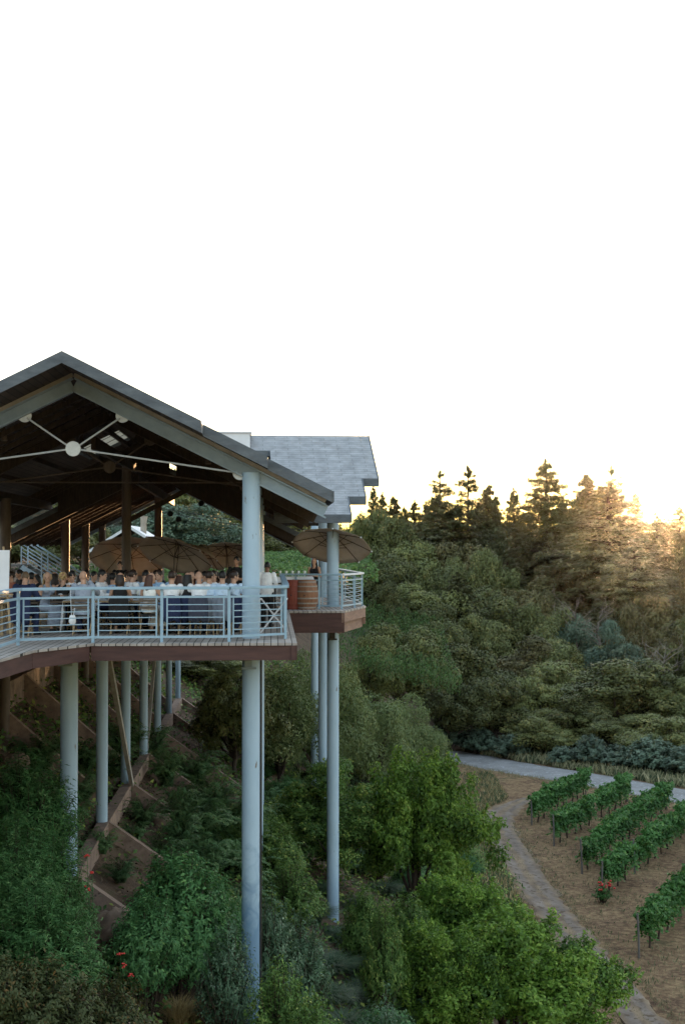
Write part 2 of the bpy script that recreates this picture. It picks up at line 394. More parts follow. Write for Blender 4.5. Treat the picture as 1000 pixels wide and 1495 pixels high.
def strip(name, centre, widths, mat, lift, step=.7, nw=14, jit=.25):
    "a sheet draped on the ground along a polyline"
    P = [Vector((p[0], p[1])) for p in centre]
    # Catmull-Rom
    pts = []; ws = []
    for i in range(len(P) - 1):
        p0 = P[max(i-1, 0)]; p1 = P[i]; p2 = P[i+1]; p3 = P[min(i+2, len(P)-1)]
        n = max(2, int((p2-p1).length / step))
        for k in range(n):
            t = k / n
            q = .5*((2*p1) + (p2-p0)*t + (2*p0-5*p1+4*p2-p3)*t*t + (3*p1-p0-3*p2+p3)*t**3)
            pts.append(q); ws.append(widths[i]*(1-t) + widths[i+1]*t)
    pts.append(P[-1]); ws.append(widths[-1])
    vs = []; fs = []
    for i, q in enumerate(pts):
        d = (pts[min(i+1, len(pts)-1)] - pts[max(i-1, 0)]).normalized(); nrm = Vector((-d.y, d.x))
        jl = random.uniform(-jit, jit); jr = random.uniform(-jit, jit)
        for k in range(nw + 1):
            f = k / nw * 2 - 1; w = ws[i] / 2 * f + (jl if k == 0 else jr if k == nw else 0)
            x, y = q.x + nrm.x*w, q.y + nrm.y*w
            e = (1 - abs(f)**6)
            vs.append((x, y, gz(x, y) + lift*e - .02*(1-e)))
    for i in range(len(pts) - 1):
        for k in range(nw):
            a = i*(nw+1)+k; fs.append((a, a+1, a+nw+2, a+nw+1))
    b = MB(); b.add(vs, fs); me = b.mesh(name, mat, True)
    o = bpy.data.objects.new(name, me); link(o)
    ac = me.attributes.new('across', 'FLOAT', 'POINT'); n_ = len(me.vertices)
    ac.data.foreach_set('value', np.array([(i % (nw+1))/nw*2-1 for i in range(n_)], dtype=np.float32))
    tag(o, kind='structure'); return o
def vg(px, py):
    "valley-floor point under a photo pixel"
    s = (py - HZ) / (16.5 + CAMZ); Y = F / s
    return ((px - 500) / s, Y)
road_c = [(7.6, 127.6), vg(650, 1101), vg(760, 1121), vg(860, 1137), vg(1000, 1162), (40, 88), (62, 62)]
strip('road', road_c, [5.0, 5.2, 5.2, 5.2, 5.0, 5, 5], M['gravel'], .10)
track_c = [vg(770, 1165), vg(735, 1181), vg(724, 1205), vg(752, 1252), vg(795, 1315), vg(850, 1385), vg(900, 1440), vg(950, 1500), (14.0, 47), (16, 38), (18, 25)]
strip('dirt_track', track_c, [1.3, 2.2, 2.5, 2.3, 2.0, 1.9, 1.8, 1.8, 1.8, 2, 2], M['dirt'], .07, jit=.4)
def hit(px, py, y0=60, y1=420):
    "first point of the ground met by the ray through a photo pixel"
    Y = np.arange(y0, y1, .5); X = (px-500)/F*Y; zr = CAMZ + (HZ-py)/F*Y
    k = np.nonzero(terrain(X, Y) > zr)[0]
    k = k[0] if len(k) else len(Y)-1
    return float(X[k]), float(Y[k])
strip('farm_path', [hit(575, 892), hit(562, 876), hit(546, 862), hit(534, 850), hit(526, 838), hit(520, 828)], [2.4, 2.8, 3.0, 3.0, 2.8, 2.6], M['sanddirt'], .30, step=1.2, nw=6)
EXPO=3.6; HAZE=0.000012; DENOISE=True; PREF='NONE'
# ------------------------------------------------------------------ dining pavilion (local frame u, v, z)
PAV = thing('dining_pavilion', 'long open-sided terrace pavilion with dark gable roof on tall pale blue columns', 'pavilion', (CX, CY, 0), A1)
UR = -3.87                       # ridge
SL = .5
ZT = 6.0; ZU = 5.80              # ridge top / underside
VB = 21.5                        # rear of the upper roof
def column(parent, u, v, z0, z1, r, n=28, bracket=True, mat='paint'):
    b = MB(); b.tube([(u, v, z0), (u, v, z1)], r, n)
    c = b.build('column', M[mat], parent, smooth=True)
    return c
def gl(u, v):
    x, y = xy(u, v); return gz(x, y)
# right row
for k, v in enumerate((0, 7.1, 14.2, 21.3)):
    c = column(PAV, 0, v, gl(0, v) - .6, 3.62, .195, mat='paint_stain_shade' if k == 0 else 'paint')
    if k == 0:
        b = MB(); b.box(-.13, .02, -.205, -.185, -.62, -.34); b.box(-.2, .12, -.26, -.1, -.66, -.62)
        b.build('beam_seat', M['beam'], c)
        b = MB(); b.tube([(.215, .03, -9.3), (.215, .03, -.4)], .028, 8); b.build('drain_pipe', M['black'], c, smooth=True)
# middle row under (and partly above) the deck
for k in range(7):
    v = 2.75 + 6.65 * k
    top = -.36
    if k in (2, 4): top = 4.6
    r = (.205, .165, .155, .155, .15, .14, .13)[k]
    c = column(PAV, UB, v, -6.4, -.36, r)
    if k == 0:
        b = MB()
        b.box(UB-.09, UB+.09, v-.225, v-.2, -.75, -.36)
        b.box(UB-.22, UB+.1, v-.30, v-.1, -.8, -.75)
        b.build('beam_seat', M['beam'], c)
    if k in (2, 4):
        column(PAV, UB, v, 0.0, 4.9 if k == 2 else 4.2, .155, mat='brownpost')
b = MB(); b.bar((UB + .04, 9.5, -.4), (UB + .22, 15.9, -5.75), .12, .2); b.build('diagonal_brace', M['brace'], PAV)
b = MB(); b.bar((UB + .04, 29.5, -.4), (UB + .1, 22.8, -5.75), .12, .16); b.build('diagonal_brace', M['brace'], PAV)
# left row
for v in (0, 5.8, 11.7, 24.2, 30.2, 36.3):
    column(PAV, -7.45, v, gl(-7.45, v) - .5, 3.45 if v < 21.5 else 3.22, .16, mat='brownpost')

# --- roof slabs
def zt(w): return ZT - SL * abs(w)
def roof_slab(name, w0, w1, v0, v1, zoff=0, side=1, thick=.2, parent=PAV, mats=None, ur=UR):
    b = MB(); a0, a1 = side*w0, side*w1
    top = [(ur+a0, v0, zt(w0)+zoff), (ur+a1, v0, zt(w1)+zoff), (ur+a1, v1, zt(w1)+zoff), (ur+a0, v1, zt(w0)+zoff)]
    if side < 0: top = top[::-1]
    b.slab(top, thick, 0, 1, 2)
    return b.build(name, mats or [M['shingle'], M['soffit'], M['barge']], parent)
WE = 5.62
SEC = [(0, 2.86, -1.74), (2.86, 4.23, -.85), (4.23, WE, -.25)]
for side in (1, -1):
    if side == 1:
        roof_slab('roof_slope', 0, WE, .1, VB, 0, 1)
    else:                        # a skylight opening high on this slope
        roof_slab('roof_slope', 0, WE, .1, 13.1, 0, -1)
        roof_slab('roof_slope', 0, .4, 13.1, 16.9, 0, -1); roof_slab('roof_slope', 1.75, WE, 13.1, 16.9, 0, -1)
        roof_slab('roof_slope', 0, WE, 16.9, VB, 0, -1)
        sk = roof_slab('skylight', .4, 1.75, 13.1, 16.9, -.05, -1, .03, mats=[M['skylight']]*3)
        b = MB()
        for v in (14.37, 15.63): b.bar((UR-.4, v, zt(.4)-.085), (UR-1.75, v, zt(1.75)-.085), .03, .02)
        b.bar((UR-1.12, 13.1, zt(1.12)-.11), (UR-1.12, 16.9, zt(1.12)-.11), .05, .03)
        b.build('skylight_bar', M['darkwood'], sk)
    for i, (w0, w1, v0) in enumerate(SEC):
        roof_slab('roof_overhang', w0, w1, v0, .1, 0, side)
        # bargeboard along the raked edge, standing 3 cm proud
        b = MB(); z0 = zt(w0) + .03; z1 = zt(w1) + .03
        a0, a1 = UR + side*w0, UR + side*w1
        d = .25
        vs = [(a0, v0-.05, z0), (a1, v0-.05, z1), (a1, v0-.05, z1-d), (a0, v0-.05, z0-d), (a0, v0-.003, z0), (a1, v0-.003, z1), (a1, v0-.003, z1-d), (a0, v0-.003, z0-d)]
        b.add(vs, [(0,1,2,3),(4,7,6,5),(0,4,5,1),(3,2,6,7),(0,3,7,4),(1,5,6,2)])
        b.build('bargeboard', M['barge'], PAV)
    # eave fascia
    b = MB(); a = UR + side*(WE + .003); b.box(min(a, a+side*.05), max(a, a+side*.05), -.25, VB, zt(WE)-.22, zt(WE)+.02); b.build('eave_fascia', M['barge'], PAV)
    # tan purlin strips under the overhang edge and along the roof
    for w in (.55, 1.5, 2.45, 3.4, 4.4, 5.3):
        b = MB(); v0 = .12
        b.box(UR+side*w-.05, UR+side*w+.05, v0, VB, zt(w)-.2-.13, zt(w)-.203); b.build('purlin', M['darkwood'], PAV)
    # raked frames
    for k, v in enumerate((0, 7.1, 14.2, 21.3)):
        if side < 0 and k == 2: continue
        b = MB(); m = 'beam' if k == 0 else 'darkwood'
        zb = ZU - SL*0 - .44
        L = 5.5
        for (zo, hh, ww) in ((.29, .035, .20), (.0, .035, .20), (.145, .27, .03)):
            b.bar((UR + side*.02, v, zb+zo+.02), (UR + side*L, v, zb+zo+.02-SL*L), ww, hh)
        b.build('rafter_beam', M[m], PAV)
        b = MB(); b.bar((UR + side*.02, v, zb+.393), (UR + side*L, v, zb+.393-SL*L), .14, .095)
        b.build('timber_nailer', M['tanwood' if k == 0 else 'darkwood'], PAV)
    for v in np.arange(1.2, VB - .5, 1.18):
        if any(abs(v - q) < .4 for q in (7.1, 14.2, 21.3)) or (side < 0 and 7.6 < v < 17.4): continue
        b = MB(); b.bar((UR+side*.1, v, ZU-.05-.14-SL*.1), (UR+side*5.45, v, ZU-.05-.14-SL*5.45), .06, .12); b.build('common_rafter', M['darkwood'], PAV)
for (w0, w1) in ((-3.4, .62), (.86, 3.4)):      # boarding that closes the step between the two roofs, bar one gap
    b = MB(); vs = []
    ws = [w for w in (w0, 0, w1) if w0 <= w <= w1]
    n = len(ws)
    for y in (VB - .55, VB - .50):
        vs += [(UR+w, y, ZT-.23-SL*abs(w)) for w in ws] + [(UR+w, y, 4.9-SL*abs(w)) for w in ws[::-1]]
    m_ = 2*n
    b.add(vs, [tuple(range(m_))[::-1], tuple(range(m_, 2*m_))] + [(i, (i+1) % m_, m_+(i+1) % m_, m_+i) for i in range(m_)])
    b.build('gable_boarding', M['darkwood'], PAV)
# trusses: hub, gussets, rods
for k, v in enumerate((0, 7.1)):
    mt, mr = ('plate', 'rod') if k == 0 else ('brownpost', 'brownpost')
    def disc(name, u, z, r, half=False):
        b = MB(); n = 28; vs = []
        for y in ((v - .035, v + .035) if name == 'truss_hub' else (v + .03, v + .09)):
            for i in range(n): t = 2*math.pi*i/n; vs.append((u + r*math.cos(t), y, z + r*math.sin(t)))
        b.add(vs, [tuple(range(n))[::-1], tuple(range(n, 2*n))] + [(i, (i+1) % n, n+(i+1) % n, n+i) for i in range(n)])
        return b.build(name, M[mt], PAV, bevel=.006)
    hz = 4.13
    disc('truss_hub', UR, hz, .165)
    for side in (1, -1):
        disc('gusset_plate', UR + side*1.06, 4.86, .15); disc('gusset_plate', UR + side*3.62, 3.62, .16)
        b = MB(); b.tube([(UR+side*.14, v-.01, hz+.08), (UR+side*1.0, v-.01, 4.80)], .021, 8)
        b.tube([(UR+side*.16, v-.01, hz-.02), (UR+side*3.56, v-.01, 3.62)], .021, 8)
        b.build('tie_rod', M[mr], PAV, smooth=True)
b = MB(); b.tube([(UR-3.8, 7.1, 3.72), (UR+3.8, 7.1, 3.72)], .02, 6); b.build('tie_rod', M['brownpost'], PAV)
for v in (9.9, 16.5):                    # longitudinal headers over the middle row
    b = MB(); b.bar((UB+.1, v-3.6, 4.72), (UB+.1, v+3.6, 4.72), .12, .34); b.build('header_beam', M['darkwood'], PAV)
b = MB(); b.bar((-7.62, -.5, 3.5), (-7.62, VB, 3.5), .14, .3); b.build('header_beam', M['darkwood'], PAV)
# conical can lights under the soffit
for (u, v, side) in ((UR-1.95, 2.5, -1), (UR+2.15, 2.5, 1), (UR+2.7, 5.2, 1), (UR-1.0, 9, -1)):
    zc = ZU - SL*abs(u-UR) - .02
    b = MB(); b.lathe([(.02, zc), (.05, zc-.1), (.075, zc-.3), (.08, zc-.32)], 12, (u, v, 0)); b.build('can_light', M['brownpost'], PAV, smooth=True)
# lower rear roof bay
ZL = -.80; VR0, VR1 = VB - .45, 37.0
for side in (1, -1):
    roof_slab('rear_roof_slope', 0, WE, VR0, VR1, ZL, side)
    for v in (VR0 + .2, 29.4, VR1 - .2):
        b = MB(); b.bar((UR+side*.02, v, 4.86), (UR+side*5.4, v, 4.86-SL*5.38), .2, .36); b.build('rafter_beam', M['beam' if v > 36 else 'darkwood'], PAV)
    for v in np.arange(23.2, 36.4, 1.5):
        b = MB(); b.bar((UR+side*.1, v, 4.8-SL*.1), (UR+side*5.4, v, 4.8-SL*5.4), .06, .16); b.build('common_rafter', M['darkwood'], PAV)
    b = MB(); b.box(UR+side*5.62-.03, UR+side*5.62+.03, VR0, VR1, zt(WE)+ZL-.22, zt(WE)+ZL+.02); b.build('eave_fascia', M['barge'], PAV)
b = MB(); b.bar((UB+.1, 18.5, 4.35), (UB+.1, 37, 4.15), .14, .34); b.build('header_beam', M['darkwood'], PAV)
b = MB(); b.bar((UB+.12, 16.05, 2.9), (UB+2.1, 16.05, 3.95), .12, .16); b.build('knee_brace', M['darkwood'], PAV)

# --- main deck
def loc(X, Y):
    u, v = uvw(X, Y); return float(u), float(v)
def dk(px, py, z=0.0):
    s = (py - HZ) / (CAMZ - z); return loc((px-500)/s, F/s)
dfr = [loc(-6.1, 17.0), dk(0, 963), dk(51, 949), dk(134, 939.5), dk(434, 938.5)]
ur_ = dfr[-1][0]
poly = [(-13, dfr[0][1])] + dfr + [(ur_ + .02, 14.4), (ur_ + .02, 40), (-13, 40)]
b = MB(); b.prism(poly, -.05, 0.0); b.build('deck_floor', M['deck'], PAV)
def fascia(pts, z0, z1, t, out, name, mat, parent, inset=.03):
    b = MB()
    for p, q in zip(pts[:-1], pts[1:]):
        p = Vector(p); q = Vector(q); d = (q-p).normalized(); n = Vector((d.y, -d.x)) * out
        p2 = p - n*inset; q2 = q - n*inset
        a = [p2, q2, q2 - n*t, p2 - n*t]
        b.prism([(x.x, x.y) for x in a], z0, z1)
    return b.build(name, mat, parent)
edge = dfr + [(ur_ + .02, 14.4)]
for p, q in zip(edge[:-1], edge[1:]): fascia([p, q], -.355, -.053, .09, 1, 'deck_fascia', M['fascia'], PAV)
b = MB()
for v in np.arange(.6, 40, 2.2): b.box(-12.5, ur_-.2, v-.05, v+.05, -.34, -.055)
b.build('deck_joist', M['darkwood'], PAV)
for u in (0.0, UB, -7.62):
    b = MB(); b.box(u-.1, u+.1, .2 if u > -1 else 2.3, 39.5, -.36-.24, -.345); b.build('deck_girder', M['darkwood'], PAV)

# --- railings
def railing(parent, pts, posts_mat, zt_=1.16, mat='rail', top_mat=None, name='railing', last=True, first=True, inset=.11, drop=0.0):
    root = bpy.data.objects.new(name, None); link(root, parent)
    P = [Vector((p[0], p[1], 0)) for p in pts]
    for i, p in enumerate(P):
        if (i == 0 and not first) or (i == len(P)-1 and not last): continue
        b = MB(); b.box(p.x-.03, p.x+.03, p.y-.03, p.y+.03, 0.0-drop, zt_-.06); b.build('post', M[mat], root)
    for p, q in zip(P[:-1], P[1:]):
        d = (q-p); l = d.length; d.normalize()
        b = MB(); b.bar(p + Vector((0,0,zt_-.03)), q + Vector((0,0,zt_-.03)), .15, .06); b.build('top_rail', M[top_mat or mat], root, bevel=.008)
        b = MB()
        b.bar(p + Vector((0,0,zt_-.215)), q + Vector((0,0,zt_-.215)), .04, .045)
        b.bar(p + Vector((0,0,.11)), q + Vector((0,0,.11)), .04, .05)
        a = p + d*inset; c = q - d*inset
        for e in (a, c): b.bar(e + Vector((0,0,.135)), e + Vector((0,0,zt_-.24)), .03, .03)
        z = .25
        while z < zt_ - .3:
            b.bar(a + Vector((0,0,z)), c + Vector((0,0,z)), .02, .02); z += .133
        b.build('rail_panel', M[mat], root)
    return root
rl = [loc(-6.42, 17.6), loc(-6.4, 20.6), loc(-6.38, 24.4), loc(*((28-500)/72.0, F/72.0)), loc((137-500)/69.9, F/69.9), loc((237-500)/69.6, F/69.6), loc((335-500)/69.3, F/69.3), loc((417-500)/67.2, F/67.2)]
railing(PAV, rl, None, drop=.12)
c0 = rl[-1]
railing(PAV, [c0] + [(c0[0] + .02, c0[1] + 2.1*k) for k in range(1, 7)], None, first=False)

# ------------------------------------------------------------------ bar terrace wing (own frame)
A2 = R(4.5); WX, WY = (486-500)/43.5, F/43.5
WING = thing('bar_terrace', 'smaller raised bar terrace with a stepped grey shingle roof on three columns', 'terrace', (WX, WY, 0), A2)
def wl(X, Y):
    dx, dy = X-WX, Y-WY
    return dx*math.cos(A2)+dy*math.sin(A2), -dx*math.sin(A2)+dy*math.cos(A2)
def wxy(u, v): return WX + u*math.cos(A2) - v*math.sin(A2), WY + u*math.sin(A2) + v*math.cos(A2)
for k, (X, Y, r) in enumerate(((WX, WY, .2), (-.495*58/34.5 - .0, 58.0, .185), (-1.30, 68.0, .17))):
    X = ((486, 471.5, 459.5)[k] - 500) / F * Y
    u, v = wl(X, Y)
    c = column(WING, u, v, gz(X, Y) - .6, 2.95 + (.5*v if v < 5.5 else 2.0), r)
    if k == 0:
        b = MB(); b.box(u-.12, u+.06, v-.22, v-.195, -1.05, -.62); b.box(u-.16, u+.12, v-.26, v-.1, -1.1, -1.05); b.build('beam_seat', M['black'], c)
EV, RV, ZE2 = -1.12, 5.0, 3.07
def z2(v): return ZE2 + SL*(v-EV) if v <= RV else ZE2 + SL*(2*RV-EV-v)
def slab2(name, u0, u1, v0, v1):
    b = MB(); b.slab([(u0, v0, z2(v0)), (u1, v0, z2(v0)), (u1, v1, z2(v1)), (u0, v1, z2(v1))], .2, 0, 1, 2)
    return b.build(name, [M['shingle'], M['soffit'], M['barge']], WING)
UL = -4.9
UC = -2.0
slab2('roof_slope', UC, .5, EV, .15); slab2('roof_slope', UC, 1.1, .15, 1.5); slab2('roof_slope', UC, 1.67, 1.5, 3.7); slab2('roof_slope', UL, 1.67, 3.7, RV)
slab2('roof_slope', UL, 1.67, RV, 6.1); slab2('roof_slope', UC, 1.67, 6.1, 8.5); slab2('roof_slope', UC, 1.1, 8.5, 9.85); slab2('roof_slope', UC, .5, 9.85, 11.1)
for (u0, u1, v) in ((UC, .53, EV-.05), (.53, 1.13, .1), (1.13, 1.7, 1.45)):
    b = MB(); b.box(u0, u1, v, v+.047, z2(v)-.26, z2(v)+.01); b.build('eave_fascia', M['barge'], WING)
for (u, v0, v1) in ((.503, EV, .1), (1.103, .15, 1.45), (1.673, 1.5, RV)):
    b = MB(); vs = []
    for x in (u, u+.04):
        vs += [(x, v0, z2(v0)+.02), (x, v1, z2(v1)+.02), (x, v1, z2(v1)-.24), (x, v0, z2(v0)-.24)]
    b.add(vs, [(0,1,2,3),(7,6,5,4),(0,4,5,1),(1,5,6,2),(2,6,7,3),(3,7,4,0)]); b.build('bargeboard', M['barge'], WING)
for u in (-1.8, -.1):
    b = MB(); b.bar((u, EV+.3, z2(EV+.3)-.33), (u, RV, z2(RV)-.33), .14, .24); b.build('rafter_beam', M['darkwood'], WING)
b = MB(); b.bar((UC+.1, .0, z2(0)-.48), (.3, .0, z2(0)-.48), .14, .3); b.build('header_beam', M['darkwood'], WING)
b = MB(); b.box(-4.3, -2.72, 3.85, 5.5, 5.45, 6.12); b.box(-4.36, -2.66, 3.79, 5.56, 6.122, 6.18); b.build('roof_vent_housing', M['whitepaint'], WING, bevel=.01)
# deck of the wing
g = lambda X, Y: wl(X, Y)
w0 = g((400-500)/46.9*1.0, F/46.9); 
wp = [g(-5.2, 44.75), g(.06, 45.0), g(.80, 48.9), g(.55, 51.5), g(-.2, 60), g(-1.2, 72), g(-6, 72), g(-5.4, 50)]
b = MB(); b.prism(wp, -.06, 0.002); b.build('deck_floor', M['deck'], WING)
fascia([wp[0], wp[1]], -.68, -.063, .1, 1, 'deck_fascia', M['fascia'], WING, .02)
fascia([wp[1], wp[2]], -.36, -.063, .1, 1, 'deck_fascia', M['fascia_sunlit'], WING, .02)
fascia([wp[1], wp[2]], -.70, -.362, .1, 1, 'deck_fascia', M['fascia_sunlit'], WING, .13)
for i in (2, 3, 4): fascia([wp[i], wp[i+1]], -.6, -.063, .1, 1, 'deck_fascia', M['fascia_sunlit' if i < 3 else 'fascia'], WING, .02)
b = MB(); b.box(-4.6, -.2, -2.9, 22, -.66, -.12); b.build('deck_frame', M['darkwood'], WING)
r1 = g((499-500)/45.4, F/45.4)
railing(WING, [g((395-500)/44.6, F/44.6), g((432-500)/44.9, F/44.9), g((466-500)/45.2, F/45.2), r1], None, zt_=1.14)
railing(WING, [r1, g(.40, 47.6), g(.66, 48.9)], None, zt_=1.14, top_mat='whitepaint', first=False)  # top rail whitened on this run: sunlight painted into its colour
railing(WING, [g(.66, 48.9), g(.40, 51.5), g(.1, 55.5), g(-.3, 59.8)], None, zt_=1.14, first=False)

# ------------------------------------------------------------------ hillside grade beams and walls
def wall_frame(name, label, u, zt_, vs, fin_len, fin_drop, wall_h):
    root = thing(name, label, 'retaining wall', (*xy(u, vs[0]), zt_), A1)
    def w(i): return vs[i] - vs[0]
    for i in range(len(vs) - 1):
        b = MB(); b.box(-.16, .16, w(i)+.135, w(i+1)-.135, -wall_h, -.004); b.build('wall_panel', M['concrete'], root)
    for i in range(len(vs)):
        b = MB(); y = w(i); L = fin_len
        vsx = []
        for yy in (y-.13, y+.13):
            vsx += [(-.16, yy, 0), (.18, yy, 0), (L, yy, -fin_drop), (L, yy, -fin_drop-1.5), (.18, yy, -1.6), (-.16, yy, -1.6)]
        b.add(vsx, [(0,1,2,3,4,5), (11,10,9,8,7,6)] + [(i_, i_+6, (i_+1) % 6 + 6, (i_+1) % 6) for i_ in range(6)])
        b.build('grade_beam', M['concrete'], root)
wall_frame('retaining_wall', 'stepped brown concrete wall with grade beams running downhill from the column feet', UB + .05, -5.72,
           [2.75 + 6.65*k for k in range(-1, 7)], 5.2, 3.55, 1.15)
wall_frame('retaining_wall', 'upper brown concrete wall tucked close under the deck, above the column feet', -8.15, -2.35,
           [-1.5 + 6.65*k for k in range(0, 7)], 3.6, 3.0, 1.1)
# ------------------------------------------------------------------ plants: leaf meshes
def nrm(a): return a / np.maximum(np.linalg.norm(a, axis=-1, keepdims=True), 1e-9)
def rand_dirs(n, rng):
    return nrm(rng.normal(size=(n, 3)))
class Leaves:
    def __init__(s): s.C = []; s.N = []; s.T = []; s.L = []; s.W = []; s.r = []; s.m = []
    def add(s, C, N, T, Lg, Wd, r, m=0):
        n = len(C)
        s.C.append(C); s.N.append(N); s.T.append(T); s.L.append(np.broadcast_to(Lg, n)); s.W.append(np.broadcast_to(Wd, n))
        s.r.append(np.broadcast_to(r, n)); s.m.append(np.full(n, m))
    def mesh(s, name, mats, fold=.18):
        C = np.concatenate(s.C); Nn = nrm(np.concatenate(s.N)); T = np.concatenate(s.T)
        L_ = np.concatenate(s.L)[:, None]; W = np.concatenate(s.W)[:, None]; r = np.concatenate(s.r); mi = np.concatenate(s.m)
        T = nrm(T - Nn * (T * Nn).sum(1, keepdims=True)); B = np.cross(Nn, T)
        v0 = C - T*L_*.5; v2 = C + T*L_*.5 - Nn*L_*.10
        v1 = C + B*W*.5 + Nn*W*fold - T*L_*.05; v3 = C - B*W*.5 + Nn*W*fold - T*L_*.05
        V = np.stack([v0, v1, v2, v3], 1).reshape(-1, 3); n = len(C)
        me = bpy.data.meshes.new(name)
        me.vertices.add(4*n); me.vertices.foreach_set('co', V.astype(np.float32).ravel())
        idx = np.arange(4*n, dtype=np.int32)
        me.loops.add(4*n); me.loops.foreach_set('vertex_index', idx)
        me.polygons.add(n); me.polygons.foreach_set('loop_start', (np.arange(n)*4).astype(np.int32))
        me.update(calc_edges=True)
        if not isinstance(mats, (list, tuple)): mats = [mats]
        for x in mats: me.materials.append(x)
        if mi.any(): me.polygons.foreach_set('material_index', mi.astype(np.int32))
        a = me.attributes.new('rnd', 'FLOAT', 'POINT'); a.data.foreach_set('value', np.repeat(r, 4).astype(np.float32))
        me['n_leaves'] = n
        return me
def clump_crown(rng, clumps, n_leaf, leaf, asp=.55, up=.35, jit=.55, droop=0.0, shell=.72, tdir=None, under=.6, m=0):
    "clumps: list of (centre, radius); leaves on and just inside each clump's skin"
    lv = Leaves()
    tot = sum(r*r for c, r in clumps)
    for c, r in clumps:
        n = max(12, int(n_leaf * r*r / tot))
        d = rand_dirs(n, rng); flip = (d[:, 2] < -.25) & (rng.random(n) > under); d[flip, 2] *= -1
        rr = r * (shell + (1-shell) * rng.random(n)**.6) * (1 + .22*np.sin(d[:, 0]*5 + c[0]*3) * np.sin(d[:, 1]*5 + c[1]*2) + .10*rng.normal(size=n))
        C = np.array(c) + d * rr[:, None] * np.array([1, 1, .85])
        Nn = nrm(d + jit * rng.normal(size=(n, 3)) + np.array([0, 0, up]))
        T = rng.normal(size=(n, 3)) + d*.7 + np.array([0, 0, -droop])
        sz = leaf * (.65 + .7 * rng.random(n))
        base = rng.random()
        lv.add(C, Nn, T, sz, sz*asp, np.clip(.60*base + .40*rng.random(n), 0, 1), m)
    return lv
def tree_skeleton(clumps, base=(0, 0, 0), r0=.22, fork=.35, nlimb=9, rng=None, lean=(0, 0), n=8):
    "trunk with limbs reaching the clumps"
    b = MB(); top = max(c[2] for c, r in clumps)
    fz = top*fork
    p0 = Vector(base); f = Vector((lean[0], lean[1], fz)); mid = p0.lerp(f, .5) + Vector((.06*top*(rng.random()-.5), .06*top*(rng.random()-.5), 0))
    b.tube([p0 - Vector((0, 0, .5)), p0 + Vector((0,0,.05)), mid, f], [r0*1.35, r0*1.1, r0*.85, r0*.7], n)
    order = list(range(len(clumps))); rng.shuffle(order)
    for i in order[:nlimb]:
        c = Vector(clumps[i][0]); m1 = f.lerp(c, .45) + Vector((0, 0, -.05*top)) + Vector(rng.normal(size=3))*.03*top
        b.tube([f - Vector((0, 0, .15*fz)), m1, c], [r0*.55, r0*.36, r0*.08], 6)
    return b
def oak_clumps(rng, H, W, n, base=.22, r=(.13, .22), lump=.2, flat=.0):
    out = []
    cz = H*(base + 1)/2; rz = H*(1-base)/2
    for i in range(n):
        d = rand_dirs(1, rng)[0]
        if d[2] < -.3: d[2] *= -.6
        q = .62 + .25*rng.random() if rng.random() < .8 else .25*rng.random()
        lumpf = 1 + lump*math.sin(d[0]*4+1)*math.sin(d[1]*4+2)
        rr = W * rng.uniform(*r)
        c = (d[0]*W/2*q*lumpf, d[1]*W/2*q*lumpf, cz + d[2]*rz*(q*.98)*(1-flat*abs(d[0])))
        out.append((c, rr))
    return out

def sub_clumps(rng, cl, k, f=(.34, .5)):
    "break each clump into smaller ones sitting on its skin"
    out = []
    for c, r in cl:
        out.append((c, r*.72))
        for d in rand_dirs(k, rng):
            if d[2] < -.35: d = d*np.array([1, 1, -1])
            q = r*rng.uniform(*f); out.append((tuple(np.array(c) + d*np.array([1,1,.9])*(r*.78)), q))
    return out
LM = {}
LM['oak'] = leaf_mat('live_oak_leaves', (0.070, 0.085, 0.027), (0.123, 0.133, 0.040), (0.201, 0.180, 0.054), trans=.10, objvar=.38)
LM['oak_warm'] = leaf_mat('warm_oak_leaves', (0.067, 0.064, 0.022), (0.113, 0.098, 0.035), (0.167, 0.122, 0.046), trans=.10, objvar=.32)  # leaf colours shifted from green towards brown
LM['oak_blue'] = leaf_mat('grey_green_leaves', (0.061, 0.101, 0.068), (0.101, 0.149, 0.097), (0.149, 0.189, 0.121), trans=.10, objvar=.15)
LM['fir'] = leaf_mat('fir_needles', (0.058, 0.069, 0.024), (0.101, 0.102, 0.036), (0.147, 0.128, 0.043), trans=.10, objvar=.2)
LM['olive'] = leaf_mat('willowy_leaves', (0.112, 0.156, 0.061), (0.183, 0.229, 0.087), (0.307, 0.321, 0.127), trans=.3, objvar=.15)
LM['bright'] = leaf_mat('bright_green_leaves', (0.041, 0.088, 0.014), (0.157, 0.278, 0.040), (0.278, 0.394, 0.070), trans=.35, objvar=.12)
LM['roundbush'] = leaf_mat('dense_bush_leaves', (0.046, 0.097, 0.024), (0.130, 0.228, 0.051), (0.306, 0.359, 0.086), trans=.3, objvar=.1)
LM['oleander'] = leaf_mat('long_dark_leaves', (0.040, 0.106, 0.033), (0.075, 0.168, 0.050), (0.161, 0.258, 0.088), trans=.25, rough=.5, spec=.2, objvar=.12)
LM['broad'] = leaf_mat('drooping_leaves', (0.048, 0.129, 0.045), (0.086, 0.199, 0.066), (0.147, 0.276, 0.086), trans=.3, rough=.5, spec=.2, objvar=.12)
LM['sage'] = leaf_mat('grey_sage_leaves', (.06,.115,.06), (.10,.17,.09), (.22,.28,.19), trans=.25, objvar=.15)
LM['russet'] = leaf_mat('russet_leaves', (.045,.065,.022), (.085,.10,.035), (.18,.10,.03), trans=.3, objvar=.15)
LM['grass'] = leaf_mat('grass_blades', (.045,.085,.045), (.075,.12,.06), (.16,.17,.09), trans=.25, rough=.45, objvar=.2)
LM['drygrass'] = leaf_mat('dry_grass_blades', (0.220, 0.160, 0.070), (0.320, 0.240, 0.110), (0.420, 0.340, 0.180), trans=.3, objvar=.15)
